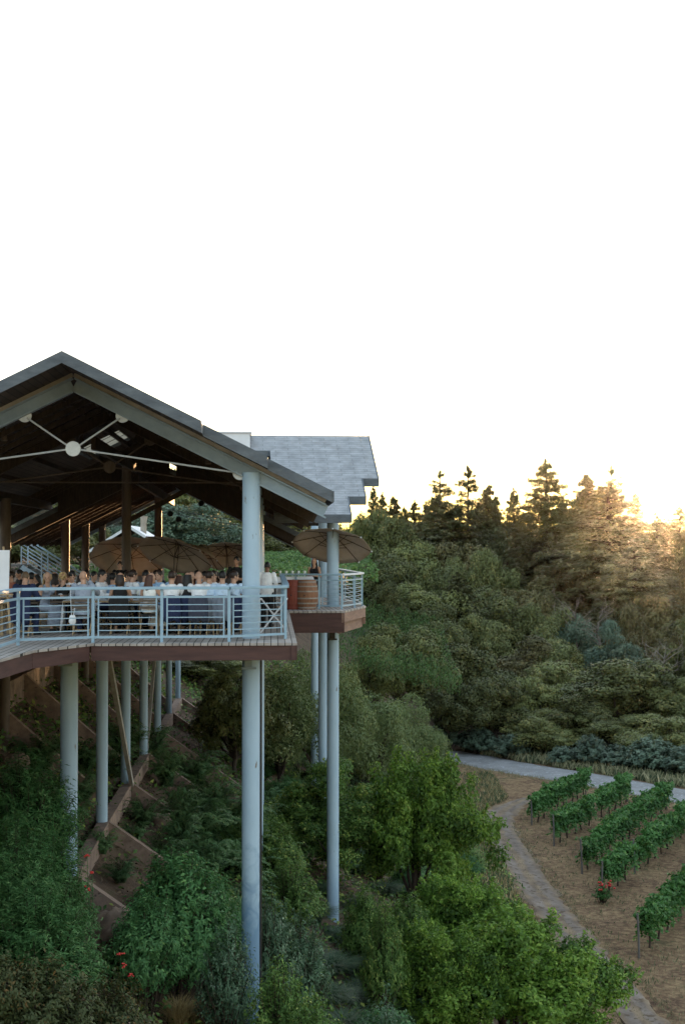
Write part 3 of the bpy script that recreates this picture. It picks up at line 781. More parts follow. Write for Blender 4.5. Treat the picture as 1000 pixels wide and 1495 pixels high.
LM['fern'] = leaf_mat('fern_fronds', (0.067, 0.145, 0.056), (0.116, 0.204, 0.078), (0.194, 0.262, 0.102), trans=.3, objvar=.18)
LM['vine'] = leaf_mat('grapevine_leaves', (0.043, 0.122, 0.030), (0.079, 0.187, 0.048), (0.159, 0.273, 0.068), trans=.35, objvar=.12)
LM['farvine'] = leaf_mat('far_vine_leaves', (0.055, 0.115, 0.030), (0.090, 0.165, 0.045), (0.140, 0.220, 0.060), trans=.35, objvar=.1)
LM['verge'] = leaf_mat('verge_grass', (0.150, 0.150, 0.075), (0.240, 0.225, 0.120), (0.360, 0.320, 0.190), trans=.3)
LM['verge_green'] = leaf_mat('verge_weeds', (0.050, 0.080, 0.035), (0.080, 0.110, 0.050), (0.140, 0.150, 0.070), trans=.3)
LM['litter'] = leaf_mat('fallen_leaves', (.06,.04,.026), (.13,.085,.05), (.25,.17,.10), trans=.1)
LM['grey_twig'] = leaf_mat('bare_twigs', (0.160, 0.120, 0.100), (0.240, 0.190, 0.160), (0.300, 0.250, 0.210), trans=.1)

PROTO = {}
def proto(kind, crown_me, trunk_me, H, W): PROTO.setdefault(kind, []).append((crown_me, trunk_me, H, W))
for s in range(4):
    rng = np.random.default_rng(100+s)
    cl0 = oak_clumps(rng, 10, 10.5, 22, -.30, (.13, .21), lump=.3); cl = sub_clumps(rng, cl0, 10)
    for kind, mat in (('oak', 'oak'),):
        lv = clump_crown(rng, cl, 30000, .27, .6, up=.2, jit=.22, shell=.86)
        proto(kind, lv.mesh('crown', LM[mat]), tree_skeleton(cl0, rng=rng, r0=.3, fork=.3, nlimb=10).mesh('trunk', M['bark'], True), 10, 10.5)
for s in range(2):
    rng = np.random.default_rng(140+s)
    cl0 = oak_clumps(rng, 10, 10.5, 20, -.30, (.13, .21), lump=.3); cl = sub_clumps(rng, cl0, 10)
    for kind, mat, lf in (('oak_warm', 'oak_warm', .3), ('oak_blue', 'oak_blue', .3)):
        lv = clump_crown(rng, cl, 28000, lf*.9, .6, up=.2, jit=.22, shell=.86)
        proto(kind, lv.mesh('crown', LM[mat]), tree_skeleton(cl0, rng=rng, r0=.3, fork=.3, nlimb=10).mesh('trunk', M['bark'], True), 10, 10.5)
def conifer(rng, H, W, nwhorl, sparse=0.0, n_leaf=15000):
    lv = Leaves(); b = MB()
    b.tube([(0, 0, -.5), (0, 0, H*.4), (0, 0, H*.98)], [.035*H*.6, .02*H*.6, .003*H], 8)
    per = n_leaf / (nwhorl*6.5)
    for i in range(nwhorl):
        f = i/(nwhorl-1); z = H*(.06 + .93*f)
        rad = W/2*(1-f)**.68*(.9+.1*math.sin(i*1.9)) + .012*H
        k = int(5 + 3*rng.random())
        a0 = rng.random()*6.28
        for j in range(k):
            if rng.random() < sparse*(.3+f): continue
            a = a0 + 6.283*j/k + rng.normal()*.18
            r = rad*(.72 + .45*rng.random()); zz = z + rng.normal()*.012*H
            n = int(per*(.55 + 1.25*(1-f))*(.7+.6*rng.random())) + 10
            t = rng.random(n)**.65
            rise = .10 + .25*f
            x = r*t; side = rng.normal(size=n)*.13*r*(1.15-t)*(t > .1) + rng.normal(size=n)*.02*W*(1-f)
            zc = zz + rng.normal()*.006*H + x*rise - .32*r*t**2*(1-f*.6) + rng.normal(size=n)*.011*H*(1-.5*f)
            C = np.stack([x*math.cos(a) - side*math.sin(a), x*math.sin(a) + side*math.cos(a), zc], 1)
            Nn = nrm(np.array([math.cos(a)*.25, math.sin(a)*.25, 1]) + .45*rng.normal(size=(n, 3)))
            T = np.array([math.cos(a), math.sin(a), -.25]) + .5*rng.normal(size=(n, 3))
            sz = .025*H*(.5 + .6*rng.random(n))*(1-.35*f)
            lv.add(C, Nn, T, sz, sz*.36, np.clip(.3*rng.random() + .7*rng.random(n), 0, 1))
            if f < .95 and j % 2 == 0: b.tube([(0, 0, zz), (.6*r*math.cos(a), .6*r*math.sin(a), zz+.6*r*rise-.1*r)], [.006*H, .0015*H], 4)
    return lv, b
for s in range(3):
    rng = np.random.default_rng(200+s); lv, b = conifer(rng, 20, 10, 46, .08, 52000)
    proto('fir', lv.mesh('crown', LM['fir']), b.mesh('trunk', M['bark'], True), 20, 10)
for s in range(2):
    rng = np.random.default_rng(230+s); lv, b = conifer(rng, 20, 11, 40, .26, 38000)
    proto('open_fir', lv.mesh('crown', LM['fir']), b.mesh('trunk', M['bark'], True), 20, 11)
for s in range(2):
    rng = np.random.default_rng(250+s)
    cl = oak_clumps(rng, 6, 6, 85, -.35, (.09, .15))
    lv = clump_crown(rng, cl, 24000, .17, .34, up=.2, jit=.55, droop=.5)
    proto('olive', lv.mesh('crown', LM['olive']), tree_skeleton(cl, rng=rng, r0=.2, fork=.2, nlimb=12).mesh('trunk', M['bark'], True), 6, 6)
for s in range(2):      # bright round-headed tree, several stems
    rng = np.random.default_rng(270+s)
    cl = oak_clumps(rng, 5, 5, 120, -.05, (.065, .115), lump=.3)
    lv = clump_crown(rng, cl, 44000, .125, .5, up=.55, jit=.55, shell=.6)
    # upright sprigs break the outline
    for c, r in cl:
        for k in range(5):
            n = 14; t = np.linspace(0, 1, n); dv = nrm(np.array(c) - np.array([0, 0, 2.4]) + np.array([0, 0, 1.2]) + rng.normal(size=3)*.8)
            base = np.array(c) + dv*r*.8; C = base + dv*t[:, None]*.28 + rng.normal(size=(n, 3))*.035
            sz = .12*(.7+.5*rng.random(n)); lv.add(C, rng.normal(size=(n, 3)) + dv*.6 + [0,0,.5], rng.normal(size=(n, 3)) + dv, sz, sz*.5, np.clip(.35+.65*rng.random(n), 0, 1))
    proto('bright', lv.mesh('crown', LM['bright']), tree_skeleton(cl, rng=rng, r0=.13, fork=.22, nlimb=16, lean=(.15, 0)).mesh('trunk', M['bark'], True), 5, 5)
rng = np.random.default_rng(290)
cl = oak_clumps(rng, 5, 4, 130, -.45, (.07, .12), lump=.1)
lv = clump_crown(rng, cl, 52000, .10, .5, up=.3, jit=.55, droop=.3, shell=.65)
for c, r in cl:
    for k in range(4):
        n = 12; t = np.linspace(0, 1, n); dv = nrm(np.array(c)*np.array([1, 1, .3]) + rng.normal(size=3)*1.0)
        C = np.array(c) + dv*r*.8 + dv*t[:, None]*.3 - np.array([0, 0, .25])*(t[:, None]**2) + rng.normal(size=(n, 3))*.02
        lv.add(C, rng.normal(size=(n, 3)) + [0,0,.7], rng.normal(size=(n, 3)) + dv, .1, .05, np.clip(.5+.5*rng.random(n), 0, 1))
proto('roundbush', lv.mesh('crown', LM['roundbush']), tree_skeleton(cl, rng=rng, r0=.1, fork=.2, nlimb=10).mesh('trunk', M['bark'], True), 5, 4)
def sprig_shrub(rng, H, W, nst, per, leaf, asp, arch=.25, up=.9, spread=1.0, mat='oleander', whorl=True, droop=0.0, m=0, lv=None):
    "many leafy stems fanning from the base; foliage is carried on their outer two thirds"
    lv = lv or Leaves(); b = MB()
    for i in range(nst):
        a = rng.random()*6.283; rr = math.sqrt(rng.random())*W/2
        h = H*(1 - .55*(2*rr/W)**2)*(.72+.33*rng.random())
        tip = np.array([math.cos(a)*rr*spread, math.sin(a)*rr*spread, h])
        root = tip*np.array([.28, .28, 0])
        n = per; t = .30 + .70*rng.random(n)**.75
        ctrl = np.array([tip[0]*.45, tip[1]*.45, h*.75])
        P = (root*((1-t)**2)[:, None] + 2*ctrl*((1-t)*t)[:, None] + tip*(t**2)[:, None])
        T0 = nrm(2*(ctrl-root)*(1-t)[:, None] + 2*(tip-ctrl)*t[:, None])
        side = nrm(np.cross(T0, rng.normal(size=(n, 3))))
        T = nrm(T0*(.55) + side*.9 + np.array([0, 0, -droop]))
        sz = leaf*(.6 + .65*rng.random(n))
        C = P + T*sz[:, None]*.5 + rng.normal(size=(n, 3))*.03*W/2
        Nn = nrm(T0*.8 + np.array([0, 0, up]) - side*.3 + .35*rng.normal(size=(n, 3)))
        lv.add(C, Nn, T, sz, sz*asp, np.clip(.25*rng.random() + .5*rng.random(n) + .25*t, 0, 1), m)
        if i % 3 == 0: b.tube([root, (root+tip)/2*.5 + ctrl*.5, tip*.97], [.018, .012, .004], 5)
    return lv, b
def add_shrub(kind, seeds, mat, H, W, nst, per, leaf, asp, stem='bark', **k):
    for s in seeds:
        rng = np.random.default_rng(s); lv, b = sprig_shrub(rng, H, W, nst, per, leaf, asp, **k)
        proto(kind, lv.mesh('foliage', LM[mat]), b.mesh('stem', M[stem], True), H, W)
add_shrub('oleander', (301, 302), 'oleander', 3, 3, 380, 75, .135, .19)
add_shrub('broad', (311, 312), 'broad', 2, 2.4, 260, 70, .105, .36, droop=.9, up=.6)
add_shrub('sage', (321, 322), 'sage', 1.2, 1.4, 150, 55, .06, .42)
add_shrub('leafy', (323, 324), 'roundbush', 1.6, 2.0, 220, 60, .085, .42)
add_shrub('russet', (331, 332), 'russet', 1.2, 2.2, 200, 60, .08, .42)
add_shrub('far_shrub', (341, 342), 'oak_blue', 3, 4, 160, 50, .24, .45)
def tuft(rng, H, W, nb, w, segs=4, droop=.6, kink=0.0):
    b = MB(); vals = []
    for i in range(nb):
        a = rng.random()*6.283; h = H*(.55+.5*rng.random()); out = W/2*(.25+.75*rng.random())
        r0 = .12*W*rng.random(); a2 = rng.random()*6.283
        o = Vector((r0*math.cos(a2), r0*math.sin(a2), -.03)); sd = Vector((-math.sin(a), math.cos(a), 0))
        vs = []
        for k in range(segs+1):
            t = k/segs
            p = o + Vector((math.cos(a)*out*t**1.5, math.sin(a)*out*t**1.5, h*(t - droop*.55*t**2.4)))
            ww = w*(1-t)**.6*.5 + .0006
            vs += [p - sd*ww, p + sd*ww]
        b.add(vs, [(2*k, 2*k+1, 2*k+3, 2*k+2) for k in range(segs)])
        vals += [min(1, .8*rng.random()+.1)]*len(vs)
    return b, vals
def tuft_mesh(name, b, vals, mat):
    me = bpy.data.meshes.new(name); me.from_pydata(b.v, [], b.f); me.materials.append(mat)
    a = me.attributes.new('rnd', 'FLOAT', 'POINT'); a.data.foreach_set('value', np.array(vals, dtype=np.float32))
    return me
for s in range(3):
    rng = np.random.default_rng(350+s); b, vals = tuft(rng, 1.15, 1.9, 760, .020, droop=.95)
    proto('grass_clump', tuft_mesh('blades', b, vals, LM['grass']), None, 1.15, 1.9)
for s in range(2):
    rng = np.random.default_rng(360+s); b, vals = tuft(rng, 1.0, 1.2, 520, .014, droop=.5)
    proto('dry_clump', tuft_mesh('blades', b, vals, LM['drygrass']), None, 1.0, 1.2)
def fern(rng, H, W, nf, pin, leaf):
    lv = Leaves()
    for i in range(nf):
        a = rng.random()*6.283; Lf = W/2*(.6+.5*rng.random()); h = H*(.45+.65*rng.random())
        t = np.repeat(np.linspace(.12, 1, pin), 2); s_ = np.tile([1., -1.], pin)
        r = Lf*t; z = h*(1.65*t - 1.0*t**2.2); dirv = np.array([math.cos(a), math.sin(a), 0]); sd = np.array([-math.sin(a), math.cos(a), 0])
        pl = leaf*(1.15-t)*(.8+.4*rng.random(2*pin))
        C = dirv*r[:, None] + np.array([0, 0, 1])*z[:, None] + sd*(s_*pl*.5)[:, None]
        T = sd*s_[:, None] + dirv*.45 + np.array([0, 0, -.25])
        Nn = np.array([0, 0, 1]) + dirv*.5*t[:, None] + .2*rng.normal(size=(2*pin, 3))
        lv.add(C, Nn, T, pl, np.full(2*pin, .035), np.clip(.4*rng.random() + .6*rng.random(2*pin), 0, 1))
    return lv
for s in range(3):
    rng = np.random.default_rng(370+s)
    proto('fern', fern(rng, 1.3, 2.6, 70, 26, .26).mesh('fronds', LM['fern'], fold=.05), None, 1.3, 2.6)

# ------------------------------------------------------------------ placing plants
COUNT = {}
def plant(kind, name, cat, label, x, y, ztop=None, H=None, W=None, group=None, v=None, rz=None, part='crown', stem='trunk', z0=None, sink=0.0):
    k = COUNT.get(kind, 0); COUNT[kind] = k+1
    ps = PROTO[kind]; cme, tme, h0, w0 = ps[(k if v is None else v) % len(ps)]
    zb = (gz(x, y) if z0 is None else z0) - sink
    if H is None: H = max(.6, ztop - zb)
    if W is None: W = w0*H/h0
    o = thing(name, label, cat, (x, y, zb), random.random()*6.283 if rz is None else rz, group)
    s = (W/w0, W/w0, H/h0)
    for nm, me in ((part, cme), (stem, tme)):
        if me is None: continue
        c = bpy.data.objects.new(nm, me); link(c, o); c.scale = s
    return o
def by_px(kind, px, py, wpx, Y, name, cat, label, group=None, **k):
    "plant whose top shows at photo pixel px,py when it stands at depth Y"
    p = at(px, py, Y); return plant(kind, name, cat, label, p.x, Y, ztop=p.z, W=wpx*Y/F, group=group, **k)

G1 = 'conifers rising along the ridge'; G2 = 'oaks of the valley side beyond the gravel road'
fir = [(642,690,105,205,'open_fir','tall thin-topped conifer with gaps, first of the skyline conifers after the roof'),
 (683,682,100,212,'open_fir','straggly double-topped conifer standing on the skyline above the oaks'),
 (662,745,150,198,'fir','broad dense conifer in front of the straggly double-topped one'),
 (797,678,120,205,'fir','tall sharp-tipped conifer on the skyline, midway between roof and sun'),
 (845,722,80,215,'fir','short conifer just after the tall sharp-tipped one, towards the sun'),
 (858,697,110,200,'fir','dense conifer with a rounded shoulder, next but one to the sun'),
 (893,683,125,196,'open_fir','conifer with a bare spindly tip beside the setting sun'),
 (888,712,200,185,'fir','very broad full conifer in front of the sun-side trees'),
 (750,716,55,250,'fir','small distant conifer standing alone in the gap of the skyline'),
 (722,728,60,255,'fir','low distant conifer beside the small one in the skyline gap'),
 (700,735,70,260,'fir','faint conifer behind the straggly double-topped one'),
 (770,742,60,240,'fir','little conifer tucked under the tall sharp-tipped one'),
 (928,722,55,235,'fir','slim conifer partly lost in the sun glare'),
 (992,742,90,215,'fir','conifer at the far side of the setting sun'),
 (558,722,40,235,'fir','narrow young conifer showing beside the stepped roof edge'),
 (590,742,40,255,'fir','small conifer low on the skyline between roof and first tall conifer'),
 (622,738,46,240,'fir','pointed conifer just before the tall thin-topped one'),
 (668,838,80,160,'fir','young cone-shaped conifer growing among the oaks below the skyline'),
 (740,812,90,185,'fir','cone-shaped conifer half hidden by the oaks under the skyline gap'),
 (925,800,150,172,'fir','dark spreading conifer below the sun glare'),
 (638,726,90,222,'fir','full conifer between the tall thin-topped one and its pointed neighbour'),
 (712,712,75,232,'fir','conifer filling the skyline just after the straggly one'),
 (822,735,90,222,'fir','conifer standing between the sharp-tipped one and the short one'),
 (958,752,90,205,'fir','conifer directly below the setting sun'),
 (575,728,60,240,'fir','bushy conifer low on the skyline past the stepped roof'),
 (605,735,62,246,'fir','bushy conifer between the low skyline one and the pointed one'),
 (545,712,36,262,'fir','conifer spire just peeping past the stepped roof corner')]
for px, py, w_, Y, k, lb in fir: by_px(k, px, py, w_*(1.55 if k == 'fir' else 1.3), Y, 'conifer', 'tree', lb, G1)
oak = [(540,742,90,215,'oak','dark oak crown level with the umbrella, nearest the stepped roof'),
 (583,757,100,205,'oak','oak on the slope above the pale farm path'),
 (560,800,120,175,'oak','round oak overhanging the pale farm path'),
 (612,790,120,190,'oak','oak beneath the first tall conifer'),
 (610,850,130,160,'oak','big oak standing right of the pale farm path'),
 (565,850,60,150,'oak','small oak at the foot of the pale farm path'),
 (672,772,120,190,'oak_warm','warm green oak under the straggly conifer'),
 (700,848,130,165,'oak','oak in the middle of the slope beside the young conifer'),
 (640,905,110,145,'oak','oak behind the large round one below the terrace'),
 (585,908,150,120,'oak','large round oak standing alone below the bar terrace'),
 (545,930,90,112,'oak','smaller oak leaning against the large round one'),
 (690,925,150,140,'oak','domed oak behind the bend where the road appears'),
 (722,985,120,132,'oak','low dark oak over the start of the road'),
 (660,985,110,130,'oak','dark oak between the round one and the road'),
 (760,925,140,146,'oak_warm','brownish oak in the middle of the dark grove'),
 (752,845,120,178,'oak_warm','brownish oak under the cone-shaped conifer'),
 (800,838,120,180,'oak_warm','oak under the tall sharp-tipped conifer'),
 (815,968,150,138,'oak','broad oak behind the roadside shrubs'),
 (845,925,120,152,'oak','oak just beside the blue-green crown'),
 (826,878,92,163,'oak_blue','pale green bushy tree next to the bleached branches'),
 (905,903,92,150,'oak_blue','blue-green round tree standing out of the dark grove'),
 (905,958,210,134,'oak','massive dark oak overhanging the gravel road'),
 (985,985,130,133,'oak','dark oak at the end of the grove beyond the massive one'),
 (955,850,130,168,'oak_warm','reddish-lit oak below the sun glare'),
 (1000,812,110,182,'oak_warm','reddish-lit oak level with the sun, at the edge of the wood'),
 (890,850,120,170,'oak_warm','brown-green oak between blue-green tree and broad conifer'),
 (985,905,120,150,'oak_warm','oak behind the bleached twigs below the glare'),
 (1025,900,120,140,'oak','oak cut by the edge of the view below the glare'),
 (770,1030,110,128,'oak','low dark oak crouching over the roadside shrubs'),
 (720,800,100,182,'oak','oak between the straggly conifer and the cone-shaped one'),
 (655,812,90,172,'oak','small-crowned oak just above the young cone-shaped conifer'),
 (790,885,110,162,'oak','oak before the pale green bushy tree'),
 (720,885,100,155,'oak','oak in the fold of the slope, level with the farm path foot'),
 (860,790,120,186,'oak_warm','oak below the rounded-shoulder conifer'),
 (930,880,100,158,'oak_warm','oak behind the blue-green round tree'),
 (640,880,100,150,'oak','oak above the large round one, towards the young conifer'),
 (780,985,110,134,'oak','oak in the middle of the dark grove above the road'),
 (850,1015,120,129,'oak','low dark oak in the shade of the massive one')]
for px, py, w_, Y, k, lb in oak: by_px(k, px, py, w_*1.05, Y, 'oak_tree', 'tree', lb, G2)
sh = [(652,1052,70,131,'pale green shrub at the far side of the road where it appears'),
 (700,1062,60,129,'shrub of the road verge under the low dark oak'),
 (745,1070,60,126.5,'dim shrub on the verge, next after the pale green ones'),
 (860,1072,62,121,'pointed blue-green shrub on the road verge'),
 (905,1085,70,119.5,'wide shrub between the pointed one and the tall one'),
 (948,1074,84,117.5,'tall blue-green shrub on the road verge below the massive oak'),
 (1000,1085,80,115.5,'shrub at the end of the verge past the tall one'),
 (820,1088,50,122,'small dark shrub before the pointed one on the verge')]
for px, py, w_, Y, lb in sh: by_px('far_shrub', px, py, w_, Y, 'shrub', 'shrub', lb, 'shrubs along the road verge', part='foliage', stem='stem')
# dead trees with bare bleached branches
def dead_tree(px, py, Y, seed, lb):
    rng = np.random.default_rng(seed); p = at(px, py, Y); zb = gz(p.x, Y); H = p.z - zb
    b = MB(); b.tube([(0, 0, -.4), (.2, 0, H*.5), (0, .1, H*.8)], [.22, .15, .08], 7)
    for i in range(16):
        z = H*(.55+.35*rng.random()); a = rng.random()*6.28; l = 1.2+2.0*rng.random()
        q1 = Vector((.1+math.cos(a)*l*.5, math.sin(a)*l*.5, z+l*.35)); q2 = q1 + Vector((math.cos(a+.5)*l*.5, math.sin(a+.5)*l*.5, l*.45*rng.random()+.2))
        b.tube([(.1, 0, z), q1, q2], [.05, .03, .01], 5)
        for k in range(3):
            q3 = q1.lerp(q2, rng.random()) ; b.tube([q3, q3 + Vector(rng.normal(size=3))*.5 + Vector((0, 0, .4))], [.03, .01], 4)
    o = b.build('dead_tree', M['deadwood'], smooth=True); o.location = (p.x, Y, zb); tag(o, lb, 'tree')
dead_tree(872, 880, 158, 5, 'bleached dead tree with tangled bare branches next to the pale green tree')
dead_tree(966, 948, 138, 6, 'bare grey branches of a dead tree beside the blue-green round tree')
dead_tree(838, 872, 162, 8, 'bare twiggy treetop behind the pale green bushy tree')
# distant woods: one mass beyond the countable trees
def far_woods():
    rng = np.random.default_rng(77); cl = []
    for i in range(240):
        Y = rng.uniform(235, 330); px = rng.uniform(525, 1060); x = (px-500)/F*Y
        top = at(px, 764 + 12*math.sin(px*.05) + rng.uniform(-6, 10), Y).z
        r = rng.uniform(1.6, 3.6); cl.append(((x, Y, top - r - rng.random()*2), r))
        cl.append(((x + rng.normal()*2, Y, top - r*2.6 - rng.random()*3), r*1.3)); cl.append(((x + rng.normal()*2, Y, top - r*4.6 - rng.random()*3), r*1.4))
    lv = clump_crown(rng, cl, 70000, .8, .6)
    o = bpy.data.objects.new('far_woods', lv.mesh('far_woods', LM['oak_warm'])); link(o); tag(o, kind='stuff')
    cl = []
    for i in range(520):
        Y = rng.uniform(270, 520); px = rng.uniform(-60, 500); x = (px-500)/F*Y
        zc = gz(x, Y); r = rng.uniform(2.5, 4.5); cl.append(((x, Y, zc + r*1.2 + rng.random()*5), r))
    for i in range(200):
        Y = 300 + rng.random()*60; px = rng.uniform(200, 480); x = (px-500)/F*Y
        r = rng.uniform(2.4, 4); top = at(px, 720 + rng.uniform(0, 90), Y).z; cl.append(((x, Y, top-r), r))
    lv = clump_crown(rng, cl, 90000, 1.0, .6)
    o = bpy.data.objects.new('hillside_woods', lv.mesh('hillside_woods', LM['oak'])); link(o); tag(o, kind='stuff')
far_woods()
# trees behind the pavilion
for px, py, w_, Y, k, lb in [(262,722,150,118,'oak_blue','pale green oak framed by the rear gable of the pavilion'),
   (300,752,110,128,'oak_blue','lower pale green oak behind the brown umbrellas'),
   (215,738,110,120,'oak_blue','pale oak behind the chimney of the little outbuilding'),
   (345,765,110,190,'oak','dark tree behind the server in black'),
   (395,772,100,215,'oak','dark tree over the far vineyard beside the first pale column'),
   (450,775,110,220,'oak','dark tree beyond the far vineyard, behind the bar terrace'),
   (60,760,160,95,'oak','shaded tree behind the steel staircase'),
   (120,765,100,100,'oak','shaded tree between staircase and outbuilding'),
   (10,770,120,90,'oak','shaded tree behind the white display board')]:
    by_px(k, px, py, w_*1.15, Y, 'oak_tree', 'tree', lb, 'trees behind the pavilion')
# trees and bushes between the columns
for px, py, w_, Y, k, nm, lb in [
   (410,955,170,66,'olive','willowy_tree','grey-green willowy tree behind the tall front column'),
   (465,940,150,72,'olive','willowy_tree','grey-green willowy tree seen between the bar terrace columns'),
   (530,990,150,76,'olive','willowy_tree','grey-green willowy tree just past the bar terrace columns'),
   (592,1002,120,84,'olive','willowy_tree','rounded grey-green tree beside the start of the road'),
   (622,1045,70,90,'olive','willowy_tree','small grey-green tree at the very edge of the road'),
   (345,985,130,62,'oak','oak_tree','dark tree in the shade behind the ferns'),
   (482,1098,172,53,'roundbush','round_bush','dense dark rounded bush behind the bar terrace column'),
   (612,1092,190,53,'bright','bright_tree','bright green round-headed tree with forked trunk beside the rounded bush'),
   (668,1262,170,47,'bright','bright_tree','bright green tree at the near edge of the dirt track, behind the largest'),
   (748,1318,275,42.5,'bright','bright_tree','largest bright green tree beside the dirt track'),
   (640,1330,170,41,'bright','bright_tree','bright green tree on the shaded side of the largest one')]:
    by_px(k, px, py, w_*1.1, Y, nm, 'bush' if 'bush' in nm else 'tree', lb, v=None)
# undergrowth on the open slope
rg = np.random.default_rng(808); n_ = 0
while n_ < 60:
    x, y = rg.uniform(-6, 7.5), rg.uniform(33, 80); u, v = uvw(x, y)
    if u < UB + 2.2 + 2.0*rg.random() or x > 6.5 - .0*y: continue
    if 395 < x*F/y + 500 < 600 and 38 < y < 56: continue
    k = ('leafy', 'fern', 'broad', 'sage', 'leafy')[n_ % 5]; h = rg.uniform(.9, 1.9)
    plant(k, {'leafy': 'leafy_shrub', 'fern': 'fern', 'broad': 'drooping_shrub', 'sage': 'sage_bush'}[k], 'fern' if k == 'fern' else 'shrub',
          {'leafy': 'round-leaved shrub on the open slope under the bar terrace', 'fern': 'fern clump on the open slope under the bar terrace', 'broad': 'drooping-leaved shrub on the open slope under the bar terrace', 'sage': 'grey sage bush on the open slope under the bar terrace'}[k],
          x, y, H=h, W=h*rg.uniform(1.2, 1.7), group='undergrowth on the open slope', part='fronds' if k == 'fern' else 'foliage', stem='stem'); n_ += 1
for px, py, w_, Y, lb in [(292, 948, 110, 84, 'dark tree in the shade behind the farthest columns'), (352, 940, 110, 90, 'dark tree in the shade just before the tall front column, at the back'), (250, 985, 80, 82, 'low dark tree at the foot of the farthest columns'),
      (905, 1040, 130, 127, 'low dark oak closing the shade under the massive one'), (975, 1045, 130, 122, 'low dark oak at the end of the road verge'), (830, 1055, 90, 127, 'small dark oak behind the pointed verge shrub')]:
    by_px('oak', px, py, w_*1.2, Y, 'oak_tree', 'tree', lb)
# foreground shrubs
GS = 'shrubs on the slope below the deck'
for px, py, w_, Y, k, nm, lb in [
   (40,1092,180,31,'oleander','oleander','tall long-leaved shrub beside the thick first column'),
   (72,1205,140,28,'oleander','oleander','long-leaved shrub covering the foot of the thick first column'),
   (20,1190,150,27,'oleander','oleander','long-leaved shrub at the edge of the slope, in front of the tall one'),
   (60,1290,190,25.5,'oleander','oleander','lowest long-leaved shrub above the russet bushes'),
   (262,1228,170,31.5,'broad','drooping_shrub','glossy drooping-leaved shrub in front of the grade beams'),
   (215,1290,120,30,'broad','drooping_shrub','smaller drooping-leaved shrub by the red flowers'),
   (310,1260,110,33,'broad','drooping_shrub','drooping-leaved shrub touching the tall front column'),
   (60,1390,200,24,'russet','russet_shrub','russet shrub lowest on the slope under the long-leaved shrubs'),
   (-10,1370,150,23.6,'russet','russet_shrub','russet shrub at the corner of the slope'),
   (165,1420,150,24.6,'russet','russet_shrub','russet shrub near the golden grass'),
   (335,1330,90,30,'sage','sage_bush','grey sage bush in front of the tall front column'),
   (395,1290,90,33,'sage','sage_bush','pale sage bush just past the tall front column'),
   (440,1320,90,34,'sage','sage_bush','grey sage bush between tall column and grass tussocks'),
   (410,1400,120,29,'leafy','leafy_shrub','round-leaved shrub below the grey sage bushes'),
   (460,1445,130,28,'leafy','leafy_shrub','lowest round-leaved shrub beside the grass tussocks'),
   (560,1312,70,40,'leafy','leafy_shrub','round-leaved shrub at the foot of the bar terrace column'),
   (530,1290,70,44,'leafy','leafy_shrub','round-leaved shrub behind the foot of the bar terrace column'),
   (595,1300,90,45,'leafy','leafy_shrub','leafy shrub under the bright round-headed tree'),
   (400,1190,90,46,'leafy','leafy_shrub','leafy shrub just past the tall front column, above the sage'),
   (420,1255,110,42,'leafy','leafy_shrub','leafy shrub under the dense rounded bush'),
   (560,1440,120,30,'sage','sage_bush','lowest sage bush among the grass tussocks'),
   (20,1110,120,34,'broad','drooping_shrub','drooping-leaved shrub behind the tall long-leaved shrub')]:
    by_px(k, px, py, w_*1.1, Y, nm, 'shrub', lb, GS, part='foliage', stem='stem')
FERN = [(305,1012,120,52),(335,1022,110,50),(290,1072,130,46),(330,1075,130,48),(265,1100,70,47),(345,1125,120,45),(305,1150,110,43),(360,1060,110,52),
        (245,1060,70,52),(105,1140,80,39),(75,1120,100,38),(120,1110,90,42),(345,1185,110,41),(390,1130,100,47),(60,1060,110,42),(120,1055,110,45),(170,1070,80,48),(180,1010,90,52),(285,985,100,56),(225,1010,70,55),(212,1150,70,44.5),(240,1205,70,41.5),(178,1250,60,37),(150,1195,60,38.5),(200,1190,50,42),(265,1165,70,44)]
for i, (px, py, w_, Y) in enumerate(FERN):
    p = at(px, py, Y)
    lb = 'feathery green fern clump on the slope under the pavilion deck' if px < 200 else 'feathery green fern clump on the slope beyond the grade beams'
    plant('fern', 'fern', 'fern', lb, p.x, Y, H=max(.9, min(1.9, p.z - gz(p.x, Y))), W=w_*1.15*Y/F, group='ferns on the hillside', part='fronds')
FERN_EXTRA = 1
GT = [(455,1300,100,37),(500,1330,110,36),(540,1350,120,35),(480,1370,120,33),(530,1400,130,31.5),(575,1380,120,34),(600,1340,110,38),(560,1440,130,30),(500,1450,130,29),(440,1360,90,33),
      (420,1330,80,34.5),(610,1420,120,33),(590,1470,130,30),(520,1290,90,40),(470,1275,80,41),(640,1440,120,33),(500,1365,110,34.5),(515,1415,120,32),(480,1420,110,31),(540,1465,120,29.5),(505,1480,120,28.5),(495,1335,90,37.5),(525,1375,110,34),(470,1480,110,28),(560,1400,110,33),(395,1240,80,40),(620,1290,90,45),(560,1270,80,45)]
for i, (px, py, w_, Y) in enumerate(GT):
    x_, Y = hit(px, py + w_*.42, 22, 80); p = at(px, py, Y)
    plant('grass_clump', 'grass_tussock', 'grass', 'dark arching grass tussock on the slope below the bar terrace', p.x, Y, H=max(.8, min(1.7, p.z - gz(p.x, Y))), W=w_*1.1*Y/F, group='grass tussocks on the slope', part='blades')
for px, py, w_, lb in [(262,1432,105,'golden dry grass clump beside the russet shrub'),(292,1442,105,'golden dry grass clump in the middle of three beside the front column'),(326,1450,100,'golden dry grass clump at the foot of the front column')]:
    x_, Y = hit(px, py + 62, 20, 60); p = at(px, py, Y); plant('dry_clump', 'dry_grass', 'grass', lb, p.x, Y, H=max(.8, min(1.5, p.z-gz(p.x, Y))), W=w_*Y/F, part='blades')
